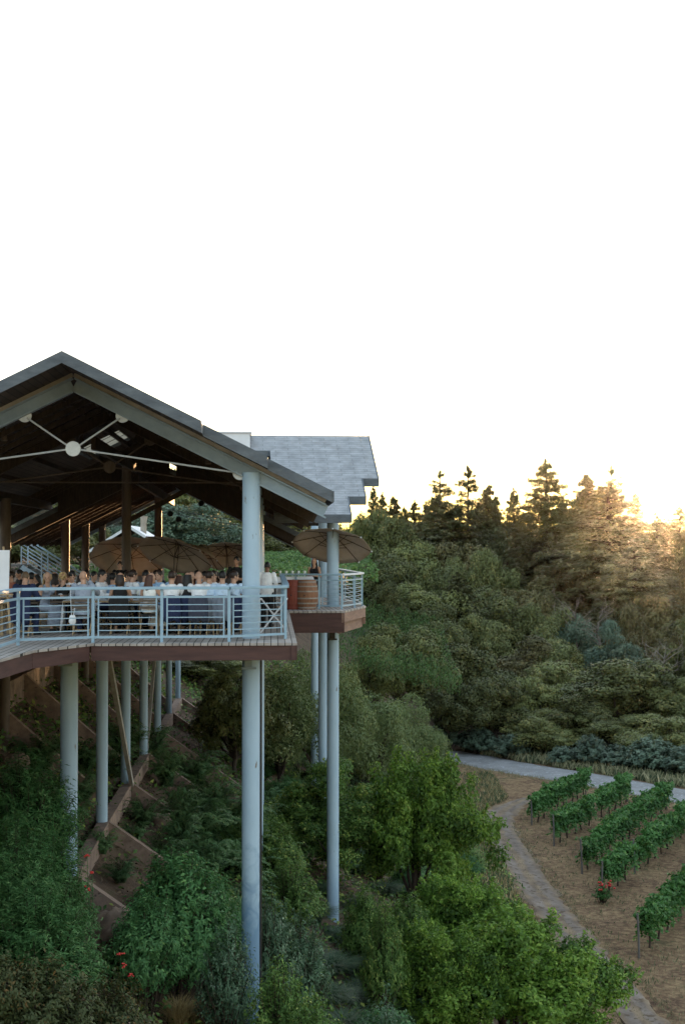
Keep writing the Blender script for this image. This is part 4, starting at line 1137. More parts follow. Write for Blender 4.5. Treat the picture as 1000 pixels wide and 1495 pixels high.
# red flowers
for i, (px, py, Y) in enumerate([(130,1246,28.2),(137,1271,28),(133,1295,27.6),(178,1387,26),(183,1405,25.8),(194,1418,25.6)]):
    p = at(px, py, Y); rng = np.random.default_rng(i); zb = gz(p.x, Y)
    o = thing('red_flower', 'red flower on a thin stalk beside the brown grade beam' if i < 3 else 'red flower low among the russet leaves', 'flower', (p.x, Y, zb), 0, 'red flowers on the slope')
    b = MB(); b.tube([(0, 0, 0), (.04, 0, (p.z-zb)*.6), (0, 0, p.z-zb)], [.008, .007, .005], 5); b.build('stalk', LM['broad'], o)
    b = MB()
    for k in range(6):
        q = Vector(rng.normal(size=3))*.022; b.ell(Vector((0, 0, p.z-zb)) + q*(1.6 if i == 2 else 1), (.022, .022, .014), nu=6, nv=4)
    b.build('petals', M['red_petal'], o)
# hillside ground cover
def cover():
    rng = np.random.default_rng(31); n = 90000
    X = rng.uniform(-13, 10.5, n); Y = 15 + 100*rng.random(n)**1.15
    keep = (X < 9 + .8*np.sin(Y*.5)) & (bumps(X*1.3, Y*1.3) + .35*rng.normal(size=n) > -.45)
    u, v = uvw(X, Y)
    keep &= ~((u > UB-.3) & (u < UB+1.6) & (v > -3) & (v < 44) & (rng.random(n) < .75))
    X, Y = X[keep], Y[keep]; n = len(X)
    Z = terrain(X, Y) + rng.random(n)**1.5*.45
    sz = .11*(.6+.9*rng.random(n))*(1+Y/90)
    Nn = np.array([.3, -.25, 1]) + .55*rng.normal(size=(n, 3)); T = rng.normal(size=(n, 3))
    lv = Leaves(); lv.add(np.stack([X, Y, Z], 1), Nn, T, sz, sz*.5, rng.random(n))
    o = bpy.data.objects.new('ground_cover', lv.mesh('ground_cover', LM['roundbush'])); link(o); tag(o, kind='stuff')
cover()
def litter():
    rng = np.random.default_rng(41); n = 16000
    v = rng.uniform(-3, 45, n); u = UB + rng.uniform(-7, 6, n); x, y = xy(u, v)
    keep = bumps(x*2, y*2) + .4*rng.normal(size=n) > -.3; x, y = x[keep], y[keep]; n = len(x)
    z = np.array([gz(a, b_) for a, b_ in zip(x, y)]) + .02 + .05*rng.random(n)
    sz = .11*(.5+rng.random(n)); lv = Leaves(); lv.add(np.stack([x, y, z], 1), np.array([.5, 0, 1]) + .5*rng.normal(size=(n, 3)), rng.normal(size=(n, 3)), sz, sz*.5, rng.random(n))
    o = bpy.data.objects.new('leaf_litter', lv.mesh('leaf_litter', LM['litter'])); link(o); tag(o, kind='stuff')
litter()
# loose rocks below the walls
def rock(px, py, Y, r, lb, seed):
    rng = np.random.default_rng(seed); bm = bmesh.new(); bmesh.ops.create_icosphere(bm, subdivisions=4, radius=1)
    for v in bm.verts:
        c = v.co; f = 1 + .22*math.sin(c.x*3.1+seed)*math.sin(c.y*2.7+seed*2) + .12*math.sin(c.z*6+c.x*5+seed) + .10*math.sin(c.y*13+c.z*11+2*math.sin(c.x*9)) + .06*math.sin(c.x*23+c.z*19)*math.sin(c.y*21)
        v.co = Vector((c.x*r*f*1.3, c.y*r*f, c.z*r*f*.8))
    me = bpy.data.meshes.new('boulder'); bm.to_mesh(me); bm.free(); me.materials.append(M['rock'])
    me.polygons.foreach_set('use_smooth', np.ones(len(me.polygons), dtype=bool))
    p = at(px, py, Y); o = bpy.data.objects.new('boulder', me); link(o); o.location = (p.x, Y, gz(p.x, Y) + r*.12); o.rotation_euler = (0, .4, seed); tag(o, lb, 'boulder')
rock(165, 1275, 33, .62, 'tan boulder below the lowest grade beam near the red flowers', 2)
rock(232, 1138, 46, .34, 'small tan boulder in the wall corner of the third column', 3)
rock(22, 1055, 40, .45, 'pale boulder in the shade under the upper wall', 5)
# verges: pale dry grass along the road, weeds, straw on the vineyard floor
def scatter_grass(name, fn, n, h, mat, seed, wid=.03):
    rng = np.random.default_rng(seed); X, Y = fn(rng, n); n = len(X)
    Z = terrain(X, Y); hh = h*(.5+.9*rng.random(n))
    T = np.stack([rng.normal(size=n)*.35, rng.normal(size=n)*.35, np.ones(n)], 1)
    Nn = np.stack([rng.normal(size=n), -1+.6*rng.normal(size=n), .3*np.ones(n)], 1)
    lv = Leaves(); lv.add(np.stack([X, Y, Z + hh*.4], 1), Nn, T, hh, np.maximum(wid, hh*.12), rng.random(n))
    o = bpy.data.objects.new(name, lv.mesh(name, LM[mat])); link(o); tag(o, kind='stuff')
rc = np.array([vg(640, 1099), vg(650, 1101), vg(760, 1121), vg(860, 1137), vg(1000, 1162), (40, 88)])
def along(side, lo, hi, t0=0, t1=1):
    def fn(rng, n):
        seg = np.linalg.norm(np.diff(rc, axis=0), axis=1); cs = np.concatenate([[0], np.cumsum(seg)])
        s_ = (t0 + (t1-t0)*rng.random(n))*cs[-1]; x = np.interp(s_, cs, rc[:, 0]); y = np.interp(s_, cs, rc[:, 1])
        off = rng.uniform(lo, hi, n)*side + .25*np.sin(s_*1.3); return x + ROADN[0]*off, y + ROADN[1]*off
    return fn
scatter_grass('verge_grass', along(1, 2.5, 4.4, 0, .62), 2600, .75, 'verge', 1)
scatter_grass('verge_weeds', along(1, 2.6, 7, 0, 1), 6000, .7, 'verge_green', 2, .08)
scatter_grass('verge_weeds', along(-1, 2.4, 3.8, 0, .9), 2600, .22, 'verge', 3)
def field(rng, n):
    X = rng.uniform(9, 30, n); Y = rng.uniform(45, 125, n)
    d = (X-9)*ROADN[0] + (Y-126)*ROADN[1]; ok = (d < -2.4)
    tcx = np.array([c[0] for c in track_c]); tcy = np.array([c[1] for c in track_c]); o_ = np.argsort(tcy)
    tx = np.interp(Y, tcy[o_], tcx[o_]); ok &= np.abs(X-tx) > 1.3
    ok &= bumps(X*2.1, Y*2.1) + .3*rng.normal(size=n) > -.1
    return X[ok], Y[ok]
scatter_grass('straw_grass', field, 26000, .13, 'verge', 4)
scatter_grass('field_weeds', field, 5000, .20, 'verge_green', 14, .05)
def bank(rng, n):
    Y = rng.uniform(60, 118, n); tcx = np.array([c[0] for c in track_c]); tcy = np.array([c[1] for c in track_c]); o_ = np.argsort(tcy)
    X = np.interp(Y, tcy[o_], tcx[o_]) - 1.5 - np.abs(rng.normal(size=n))*1.2; return X, Y
scatter_grass('track_side_grass', bank, 7000, .38, 'verge_green', 5)
def on_track(rng, n):
    tcx = np.array([c[0] for c in track_c]); tcy = np.array([c[1] for c in track_c]); o_ = np.argsort(tcy); Y = rng.uniform(45, 97, n)
    off = np.where(rng.random(n) < .35, rng.normal(size=n)*.14, np.sign(rng.normal(size=n))*(.95 + np.abs(rng.normal(size=n))*.3)); return np.interp(Y, tcy[o_], tcx[o_]) + off, Y
scatter_grass('track_grass', on_track, 5000, .12, 'verge', 7)
scatter_grass('track_side_grass', bank, 4000, .42, 'drygrass', 6)

# ------------------------------------------------------------------ near vineyard
def vine_proto(seed):
    rng = np.random.default_rng(seed); b = MB()
    k = rng.normal(size=4)*.06
    b.tube([(0, 0, -.15), (k[0], k[1], .35), (k[2], k[3], .8), (k[2], k[3], .95)], [.05, .04, .035, .03], 6)
    b.tube([(-.75, 0, .98), (0, 0, .92), (.75, 0, .98)], [.015, .03, .015], 5)
    lv = Leaves()
    for s in range(46):
        x0 = rng.uniform(-.9, .9); up = rng.random() < .55
        n = 26; t = np.linspace(0, 1, n)
        out = rng.normal()*.24
        hh = .55+.35*rng.random() if up else .28
        z = .95 + hh*(1.7*t - (1.0 if up else 3.4)*t**2)
        C = np.stack([x0 + rng.normal()*.25*t + rng.normal(size=n)*.05, out*t + rng.normal(size=n)*.07, z + rng.normal(size=n)*.05], 1)
        Nn = np.stack([rng.normal(size=n)*.5, np.sign(out)*.6 + rng.normal(size=n)*.5, np.full(n, .8)], 1); T = rng.normal(size=(n, 3)) + [0, 0, -.5]
        sz = .17*(.7+.6*rng.random(n)); lv.add(C, Nn, T, sz, sz*.85, np.clip(.6*rng.random(n) + .35*t, 0, 1))
    return lv.mesh('foliage', LM['vine']), b.mesh('trunk', M['bark'], True)
VP = [vine_proto(400+i) for i in range(5)]
rows = [((776,1201),(854,1158),'row nearest the gravel road', []),
        ((809,1232),(915,1168),'second row from the gravel road', [.52]),
        ((850,1271),(972,1178),'long third row from the gravel road', []),
        ((880,1304),(1075,1160),'fourth row, the one with a gap after its first vines', [.15]),
        ((937,1387),(1180,1150),'lowest row of the vineyard', [])]
for ri, (a_, b_, nm, gaps) in enumerate(rows):
    A = Vector(vg(*a_)); B_ = Vector(vg(*b_)); L_ = (B_-A).length; n = int(L_/1.55); d = (B_-A).normalized(); ang = math.atan2(d.y, d.x)
    g_ = 'grapevines of the ' + nm.split(',')[0]
    for i in range(n):
        f = (i + .55)/n
        q = A + d*(f*L_)
        if (q.x*F/q.y + 500) > 1110 or any(abs(f-x)*L_ < 1.0 for x in gaps): continue
        fo, tr = VP[(i*3+ri) % 5]
        o = thing('grapevine', 'leafy staked grapevine in the ' + nm, 'grapevine', (q.x, q.y, gz(q.x, q.y)), ang + random.choice((0, math.pi)) + random.uniform(-.1, .1), g_)
        s = random.uniform(1.1, 1.3)
        for m_, me in (('foliage', fo), ('trunk', tr)):
            c = bpy.data.objects.new(m_, me); link(c, o); c.scale = (1.0, s, s)
    for j, f in enumerate([-.02] + ([.98] if ri < 3 else []) + ([.17] if ri == 3 else [])):
        q = A + d*(f*L_); b = MB(); b.tube([(0, 0, -.3), (.02, 0, 1.0), (0, .02, 1.95)], [.055, .052, .05], 7)
        o = b.build('vineyard_post', M['post_grey'], smooth=True); o.location = (q.x, q.y, gz(q.x, q.y)); o.rotation_euler = (random.uniform(-.05,.05), random.uniform(-.05,.05), 0)
        tag(o, 'grey wooden post at the ' + ('track end' if j == 0 else 'gap' if ri == 3 else 'road end') + ' of the ' + nm.split(',')[0], 'post', 'end posts of the vine rows')
    q2 = A + d*min(L_, 24); b = MB()
    for z in (.95, 1.45): b.tube([(A.x, A.y, gz(A.x, A.y)+z), (q2.x, q2.y, gz(q2.x, q2.y)+z)], .004, 4)
    o = b.build('trellis_wire', M['steel']); tag(o, 'thin wires strung along the ' + nm.split(',')[0], 'wire')
# red rose bush at the end of the fourth row
qx, qy = vg(876, 1314)
rng = np.random.default_rng(9); lv, b = sprig_shrub(rng, 1.0, 1.1, 60, 30, .1, .5); o = thing('rose_bush', 'small rose bush with red blooms at the end of a vine row', 'rose bush', (qx, qy, gz(qx, qy)))
x = bpy.data.objects.new('foliage', lv.mesh('foliage', LM['vine'])); link(x, o); b.build('stem', M['bark'], o)
b = MB()
for k in range(16): b.ell((rng.normal()*.28, rng.normal()*.28, .75+.3*rng.random()), (.065, .065, .05), nu=7, nv=5)
b.build('bloom_cluster', M['red_petal'], o)
# far vineyard rows on the plateau, and rows on the slope below the bar terrace
rng = np.random.default_rng(55)
def far_row(L_, seed):
    rng = np.random.default_rng(seed); n = int(L_*55); lv = Leaves()
    x = rng.uniform(0, L_, n); C = np.stack([x, rng.normal(size=n)*.28, .35 + rng.random(n)*1.25 + .15*np.sin(x*2)], 1)
    sz = .24*(.6+.7*rng.random(n)); lv.add(C, np.stack([rng.normal(size=n)*.5, rng.normal(size=n)*.7 - .4, np.full(n, .8)], 1), rng.normal(size=(n, 3)), sz, sz*.8, rng.random(n))
    return lv.mesh('vine_row', LM['farvine'])
fr = [far_row(36, 60+i) for i in range(3)]
for i in range(22):
    Y = 96 + i*4.6; x0 = -34.6 + 1.6*math.sin(i*2.4)
    z_ = gz(-10, Y)
    o = bpy.data.objects.new('vine_row', fr[i % 3]); link(o)
    zz = at(420, 838 - 30*(i/21)**.7, Y).z - 1.2
    o.location = (x0, Y, max(zz, z_ - .2)); tag(o, 'row of bright green vines on the far plateau behind the terrace', 'vine row', 'vine rows on the far plateau')
for i in range(9):
    px, py = 470 + 4*i, 955 - 9.5*i; Y = 104 + 5.5*i; p = at(px, py, Y)
    o = bpy.data.objects.new('vine_row', fr[i % 3]); link(o); o.location = (p.x, Y, gz(p.x, Y)); o.scale = (.28, 1, 1)
    o.rotation_euler = (0, R(14), 0); o.location = (p.x, Y, p.z - .8); tag(o, 'row of vines on the steep bank just below the bar terrace', 'vine row', 'vine rows on the bank')
# ------------------------------------------------------------------ people
def remeshed(b, name, voxel, smooth=3):
    "one continuous skin grown round the overlapping forms in b"
    me = bpy.data.meshes.new(name + '_src'); me.from_pydata(b.v, [], b.f)
    o = bpy.data.objects.new(name + '_src', me); COL.objects.link(o)
    m = o.modifiers.new('remesh', 'REMESH'); m.mode = 'VOXEL'; m.voxel_size = voxel
    s = o.modifiers.new('smooth', 'SMOOTH'); s.factor = .5; s.iterations = smooth
    dg = bpy.context.evaluated_depsgraph_get()
    r = bpy.data.meshes.new_from_object(o.evaluated_get(dg)); r.name = name
    bpy.data.objects.remove(o); bpy.data.meshes.remove(me)
    r.polygons.foreach_set('use_smooth', np.ones(len(r.polygons), dtype=bool))
    return r
def limb(b, pts, rad, n=10):
    for i in range(len(pts)-1):
        p, q = Vector(pts[i]), Vector(pts[i+1]); r0, r1 = rad[i], rad[i+1]
        b.tube([p, p.lerp(q, .35), p.lerp(q, .7), q], [r0, (r0*.65+r1*.35)*1.05, r0*.3+r1*.7, r1], n)
    for p, r in zip(pts, rad): b.ell(p, (r, r, r), nu=n, nv=6)
def loft(b, rings, n=16):
    "rings: (centre, rx, ry)"
    vs = []; fs = []
    for c, rx, ry in rings:
        for k in range(n):
            t = 2*math.pi*k/n; vs.append((c[0]+rx*math.cos(t), c[1]+ry*math.sin(t), c[2]))
    for i in range(len(rings)-1):
        for k in range(n):
            k2 = (k+1) % n; fs.append((i*n+k, i*n+k2, (i+1)*n+k2, (i+1)*n+k))
    fs.append(tuple(range(n))[::-1]); fs.append(tuple((len(rings)-1)*n+k for k in range(n)))
    b.add(vs, fs)
SKELS = {}
def hand(b, wrist, elbow, side):
    w = Vector(wrist); d = (w-Vector(elbow)).normalized(); lat = d.cross(Vector((0,0,1)))
    if lat.length < .2: lat = Vector((1,0,0))
    lat = lat.normalized()*side; dn = d.cross(lat).normalized()
    if dn.z > 0: dn = -dn
    c = w + d*.05
    b.ell(c, (.042, .05, .018), nu=10, nv=6, rot=Matrix((lat, d, lat.cross(d))).transposed())
    for i, (o_, l) in enumerate(((-.032,.068),(-.011,.078),(.011,.072),(.031,.056))):
        p0 = w + d*.085 + lat*o_; p1 = p0 + d*l*.5 + dn*.012; p2 = p1 + d*l*.42 + dn*.026
        b.tube([p0 - d*.02, p0, p1, p2], [.010, .0105, .0095, .008], 6); b.ell(p2, (.008,)*3, nu=6, nv=4)
    t0 = w + d*.03 - lat*.035; t1 = t0 + d*.035 - lat*.025 + dn*.008; t2 = t1 + d*.03 - lat*.004 + dn*.01
    b.tube([t0, t1, t2], [.013, .0115, .009], 6); b.ell(t2, (.009,)*3, nu=6, nv=4)
def skel(pose, sex):
    f = .92 if sex == 'f' else 1.0
    sw = .185*f if sex == 'm' else .160
    S = {}
    if pose.startswith('stand'):
        P = Vector((0, 0, .93*f)); hip = .092; S['hip'] = [Vector((s*hip, 0, .90*f)) for s in (-1, 1)]
        S['knee'] = [Vector((s*.10, .03, .49*f)) for s in (-1, 1)]; S['ankle'] = [Vector((s*.105, -.02, .085)) for s in (-1, 1)]
        S['toe'] = [Vector((s*.125, .15, .035)) for s in (-1, 1)]; lean = 0.0
    else:
        P = Vector((0, 0, .55)); S['hip'] = [Vector((s*.095, .03, .54)) for s in (-1, 1)]
        S['knee'] = [Vector((s*.12, .44*f, .52)) for s in (-1, 1)]; S['ankle'] = [Vector((s*.12, .44*f+.02*s, .09)) for s in (-1, 1)]
        S['toe'] = [Vector((s*.135, .44*f+.17, .035)) for s in (-1, 1)]; lean = {'sit_lean': .13, 'sit_hand': .07}.get(pose, .03)
    h = .49*f
    S['pelvis'] = P; S['waist'] = P + Vector((0, lean*.35, h*.42)); S['chest'] = P + Vector((0, lean*.75, h*.78)); S['neck'] = P + Vector((0, lean, h*1.06))
    S['sh'] = [P + Vector((s*sw, lean*.95, h*.97)) for s in (-1, 1)]
    el = []; wr = []
    for s, q in zip((-1, 1), S['sh']):
        if pose == 'stand_fold': e = q + Vector((s*.06, .02, -.28)); w = Vector((s*.05, .25, e.z + .03))
        elif pose == 'stand_side': e = q + Vector((s*.07, -.03, -.28)); w = e + Vector((s*.01, .08, -.25))
        elif pose == 'stand_work': e = q + Vector((s*.06, .04, -.27)); w = e + Vector((-s*.06, .23, -.04))
        elif pose == 'sit_hand' and s == 1: e = q + Vector((s*.09, .22, -.14)); w = S['neck'] + Vector((s*.10, .13, .07))
        elif pose == 'sit_turn': e = q + Vector((s*.09, .10, -.25)); w = e + Vector((-s*.12, .20, .02))
        else: e = q + Vector((s*.07, .13, -.24)); w = Vector((e.x - s*.07, e.y + .23, .80))
        el.append(e); wr.append(w)
    S['el'] = el; S['wr'] = wr; S['yaw'] = {'sit_turn': -38, 'sit_hand': 25, 'sit_lean': 12}.get(pose, 0); S['pitch'] = {'sit_lean': 24, 'stand_work': 15}.get(pose, 4)
    S['sw'] = sw; S['f'] = f
    return S
def head_rot(S): return Euler((R(-S['pitch']), 0, R(S['yaw']))).to_matrix()
def build_person(pose, sex):
    S = skel(pose, sex); f = S['f']; b = MB(); m = {}
    nk = S['neck']; H = head_rot(S); hb = nk + Vector((0, .01, .045))
    def hd(x, y, z): return hb + H @ Vector((x, y, z))
    hrot = H
    limb(b, [nk - Vector((0, .01, .08)), hb + H @ Vector((0, .0, .06))], [.062*f, .054*f])
    b.ell(hd(0, .005, .145), (.076, .096, .108), nu=18, nv=12, rot=hrot)          # skull
    b.ell(hd(0, .042, .085), (.058, .060, .072), nu=14, nv=10, rot=hrot)          # face and jaw
    b.ell(hd(0, .075, .04), (.028, .026, .022), rot=hrot)                          # chin
    b.tube([hd(0, .094, .135), hd(0, .112, .098)], [.011, .017], 8)                # nose
    b.ell(hd(0, .088, .150), (.05, .016, .012), rot=hrot)                          # brow
    b.ell(hd(0, .094, .066), (.024, .013, .011), rot=hrot)                         # mouth
    for s in (-1, 1): b.ell(hd(s*.077, 0, .115), (.012, .022, .034), rot=hrot)     # ears
    tr = .9 if sex == 'f' else 1
    torso = [(S['pelvis'] + Vector((0, 0, -.08)), .155*f, .125*f), (S['pelvis'] + Vector((0, 0, .04)), .165*f, .125*f), (S['waist'], .132*tr, .10*f), (S['chest'], .160*tr, .115*f),
             (S['chest'] + (nk-S['chest'])*.55, .15*tr, .095*f), (nk - Vector((0, 0, .03)), .075*f, .06*f)]
    loft(b, torso)
    if sex == 'f':
        for s in (-1, 1): b.ell(S['chest'] + Vector((s*.07, .08, 0)), (.062, .055, .06))
    for i in (0, 1):
        limb(b, [S['sh'][i], S['el'][i], S['wr'][i]], [.056*f, .042*f, .028*f])
        limb(b, [S['hip'][i], S['knee'][i]], [.088*f, .058*f]); limb(b, [S['knee'][i], S['knee'][i].lerp(S['ankle'][i], .35), S['ankle'][i]], [.056*f, .054*f, .036*f])
        limb(b, [S['ankle'][i] + Vector((0, -.03, -.045)), S['toe'][i]], [.038, .03])
        hand(b, S['wr'][i], S['el'][i], (-1, 1)[i])
    m['body'] = remeshed(b, 'person', .0085, 2)
    # clothes
    def shirt(sleeve, thick, neck=True, hang=.0):
        c = MB(); t = thick
        loft(c, [(p + Vector((0, 0, -hang if i == 0 else 0)), rx + t + (.01 if i < 3 else 0), ry + t + (.012 if i < 3 else 0)) for i, (p, rx, ry) in enumerate(torso[:-1])] + [(nk + Vector((0, 0, .012 if neck else -.05)), .07*f + t*.6, .062*f + t*.6)])
        for i in (0, 1):
            q, e, w = S['sh'][i], S['el'][i], S['wr'][i]
            c.ell(q, (.058*f+t,)*3, nu=10, nv=7)
            if sleeve == 'long': limb(c, [q, e, e.lerp(w, .93)], [.056*f+t, .044*f+t, .032*f+t])
            elif sleeve == 'short': limb(c, [q, q.lerp(e, .62)], [.056*f+t, .050*f+t*1.3])
        return remeshed(c, 'shirt', .012, 2)
    def sleeveless(thick):
        c = MB(); t = thick
        loft(c, [(p, rx+t, ry+t+(.01 if sex == 'f' else 0)) for p, rx, ry in torso[:-1]])
        for s in (-1, 1):
            c.ell(S['chest'] + Vector((s*.07, .085, 0)), (.066+t, .058+t, .064+t))
            c.tube([S['chest'] + Vector((s*.075, .09, .03)), S['chest'] + (nk-S['chest'])*.62 + Vector((s*.075, .0, .04)), S['chest'] + Vector((s*.075, -.09, .05))], .02+t, 6)
        return c
    m['shirt'] = shirt('long', .013, hang=.04); m['jacket'] = shirt('long', .024, hang=.10); m['tee'] = shirt('short', .013, hang=.06)
    c = MB()
    c.ell(S['pelvis'], (.168*f+.012, .13*f+.012, .10))
    for i in (0, 1):
        limb(c, [S['hip'][i], S['knee'][i]], [.092*f+.012, .063*f+.012]); limb(c, [S['knee'][i], S['ankle'][i] + Vector((0, 0, .0))], [.062*f+.012, .045*f+.014])
    m['trousers'] = remeshed(c, 'trousers', .012, 2)
    c = sleeveless(.011); k0, k1 = S['knee']
    if pose.startswith('stand'):
        loft(c, [(S['pelvis'] + Vector((0, 0, .06)), .17, .135), (S['pelvis'] + Vector((0, 0, -.12)), .18, .145), (S['pelvis'] + Vector((0, 0, -.45)), .19, .155)])
    else:
        for i in (0, 1): limb(c, [S['hip'][i], S['knee'][i]], [.105, .085])
        c.bar(S['pelvis'] + Vector((0, .05, 0)), (k0+k1)/2, .26, .12)
        loft(c, [((k0+k1)/2 + Vector((0, .02, .05)), .19, .08), ((k0+k1)/2 + Vector((0, .03, -.2)), .22, .10), ((k0+k1)/2 + Vector((0, .03, -.36)), .24, .12)])
    m['dress'] = remeshed(c, 'dress', .012, 3)
    c = MB()
    for i in (0, 1): limb(c, [S['ankle'][i] + Vector((0, -.035, -.045)), S['toe'][i] + Vector((0, .01, 0))], [.046, .037])
    m['shoes'] = c
    # hair
    def cap(extra=None, back=.0, r=(.086, .102, .105)):
        c = MB(); n, nv = 22, 14
        vs = []; fs = []
        for j in range(nv+1):
            ph = math.pi*j/nv*.70
            for k in range(n):
                t = 2*math.pi*k/n
                d = Vector((math.sin(ph)*math.cos(t), math.sin(ph)*math.sin(t), math.cos(ph)))
                fr = max(0, d.y)                                   # hairline higher over the face
                ph2 = ph*(1 - .42*fr)
                d = Vector((math.sin(ph2)*math.cos(t), math.sin(ph2)*math.sin(t), math.cos(ph2)))
                w = 1 + .035*math.sin(t*7 + j)*math.sin(j*1.7)
                vs.append(hd(d.x*r[0]*w, d.y*r[1]*w - .004, .150 + d.z*r[2]*w))
        for j in range(nv):
            for k in range(n): fs.append((j*n+k, j*n+(k+1) % n, (j+1)*n+(k+1) % n, (j+1)*n+k))
        c.add(vs, fs); return c
    m['hair_short'] = cap(r=(.083, .103, .110)).mesh('hair', M['black'], True)
    def strands(c, length, wid, wav=0.0):
        for i in range(34):
            a = R(200) + R(140)*i/33 + R(0); a = math.pi + math.pi*i/33
            x, y = math.cos(a)*.078, math.sin(a)*.085
            if y > .02: continue
            l = length*(.85+.25*math.sin(i*2.3)**2); p0 = hd(x*.9, y*.85-.01, .20); p1 = hd(x*1.12, y*1.15-.012, .10)
            p2 = Vector((nk.x + (p1.x-nk.x)*wid + .012*math.sin(i*3)*wav, min(p1.y, nk.y-.055) - .012, p1.z - l*.5)); p3 = Vector((p2.x*.96 + .02*math.sin(i*5)*wav, p2.y - .012, p1.z - l))
            c.tube([p0, p1, p2, p3], [.020, .021, .021, .008], 6)
        return c
    if sex == 'f':
        m['hair_long'] = remeshed(strands(cap(r=(.088, .106, .113)), .30, .95, 1), 'hair', .009, 1)
        m['hair_bob'] = remeshed(strands(cap(r=(.090, .107, .114)), .13, 1.02), 'hair', .009, 1)
        c = cap(r=(.088, .105, .112)); rng = np.random.default_rng(3)
        for i in range(26):
            q = rng.normal(size=3); q /= np.linalg.norm(q); c.ell(hd(q[0]*.075, -.085 + q[1]*.05, .15 + q[2]*.075), (.024, .024, .024), nu=8, nv=5)
        m['hair_updo'] = remeshed(c, 'hair', .009, 1)
    c = MB()
    for s in (-1, 1): c.ell(hd(s*.031, .093, .125), (.0095, .007, .006), nu=8, nv=5)
    m['eyes'] = c.mesh('eyes', M['black'], True)
    c = MB(); cc = S['chest']
    c.add([nk + Vector((-.02, .10, -.03)), nk + Vector((.02, .10, -.03)), cc + Vector((.03, .152, -.0)), cc + Vector((-.03, .152, 0)), S['waist'] + Vector((.035, .142, -.02)), S['waist'] + Vector((-.035, .142, -.02))],
          [(0, 1, 2, 3), (3, 2, 4, 5)])
    m['tie'] = c.mesh('tie', M['black'])
    m['shoes'] = remeshed(m['shoes'], 'shoe', .010, 2)
    for k in m:
        if not m[k].materials: m[k].materials.append(M['black'])
    return m
PEOPLE = {}
CLOTH = {}
def cloth(c, rough=.85):
    k = tuple(round(x, 3) for x in c)
    if k not in CLOTH: CLOTH[k] = plain('cloth_colour', c, rough, var=.10, scale=14, bump=.25)
    return CLOTH[k]
SKIN = [make_mat('skin', (.50,.30,.21), (.44,.25,.17), scale=14, rough=.55), make_mat('skin', (.42,.235,.155), (.36,.19,.12), scale=14, rough=.55), make_mat('skin', (.20,.10,.065), (.16,.08,.05), scale=14, rough=.55)]
HAIRC = {'black': (.010,.008,.007), 'brown': (.024,.012,.007), 'auburn': (.065,.022,.011), 'blonde': (.46,.32,.15), 'fair': (.13,.08,.042), 'grey': (.20,.18,.17)}
HAIRM = {k: make_mat('hair', tuple(x*1.3 for x in v), tuple(x*.6 for x in v), scale=30, rough=.5, spec=.4, stretch=(1,1,.2)) for k, v in HAIRC.items()}
WHITE, PALE, BLUE, GREYB, NAVY, BLACK, LACE, RUST, PINK = (.78,.78,.80), (.52,.66,.82), (.30,.46,.66), (.30,.34,.42), (.022,.030,.075), (.016,.015,.016), (.80,.79,.76), (.30,.10,.06), (.6,.36,.36)
def person(label, x, y, rz, pose, sex, top, topc, hair, hairc, skin=0, botc=NAVY, z=0.0, tie=False, group=None, scale=1.0):
    key = (pose, sex)
    if key not in PEOPLE: PEOPLE[key] = build_person(pose, sex)
    m = PEOPLE[key]
    def mk(name, me, mat, parent=None):
        o = bpy.data.objects.new(name, me); link(o, parent); o.material_slots[0].link = 'OBJECT'; o.material_slots[0].material = mat; return o
    o = mk('person', m['body'], SKIN[skin]); o.location = (x, y, z); o.rotation_euler = (0, 0, rz); o.scale = (scale,)*3
    tag(o, label, 'person', group)
    mk('eyes', m['eyes'], M['black'], o)
    nm = {'shirt': 'shirt', 'jacket': 'jacket', 'tee': 'shirt', 'dress': 'dress'}[top]
    mk(nm, m[top], cloth(topc), o)
    if top != 'dress': mk('trousers', m['trousers'], cloth(botc), o)
    mk('shoes', m['shoes'], cloth(BLACK), o)
    if tie: mk('tie', m['tie'], M['black'], o)
    if hair != 'bald': mk('hair', m['hair_'+hair], HAIRM[hairc], o)
    return o

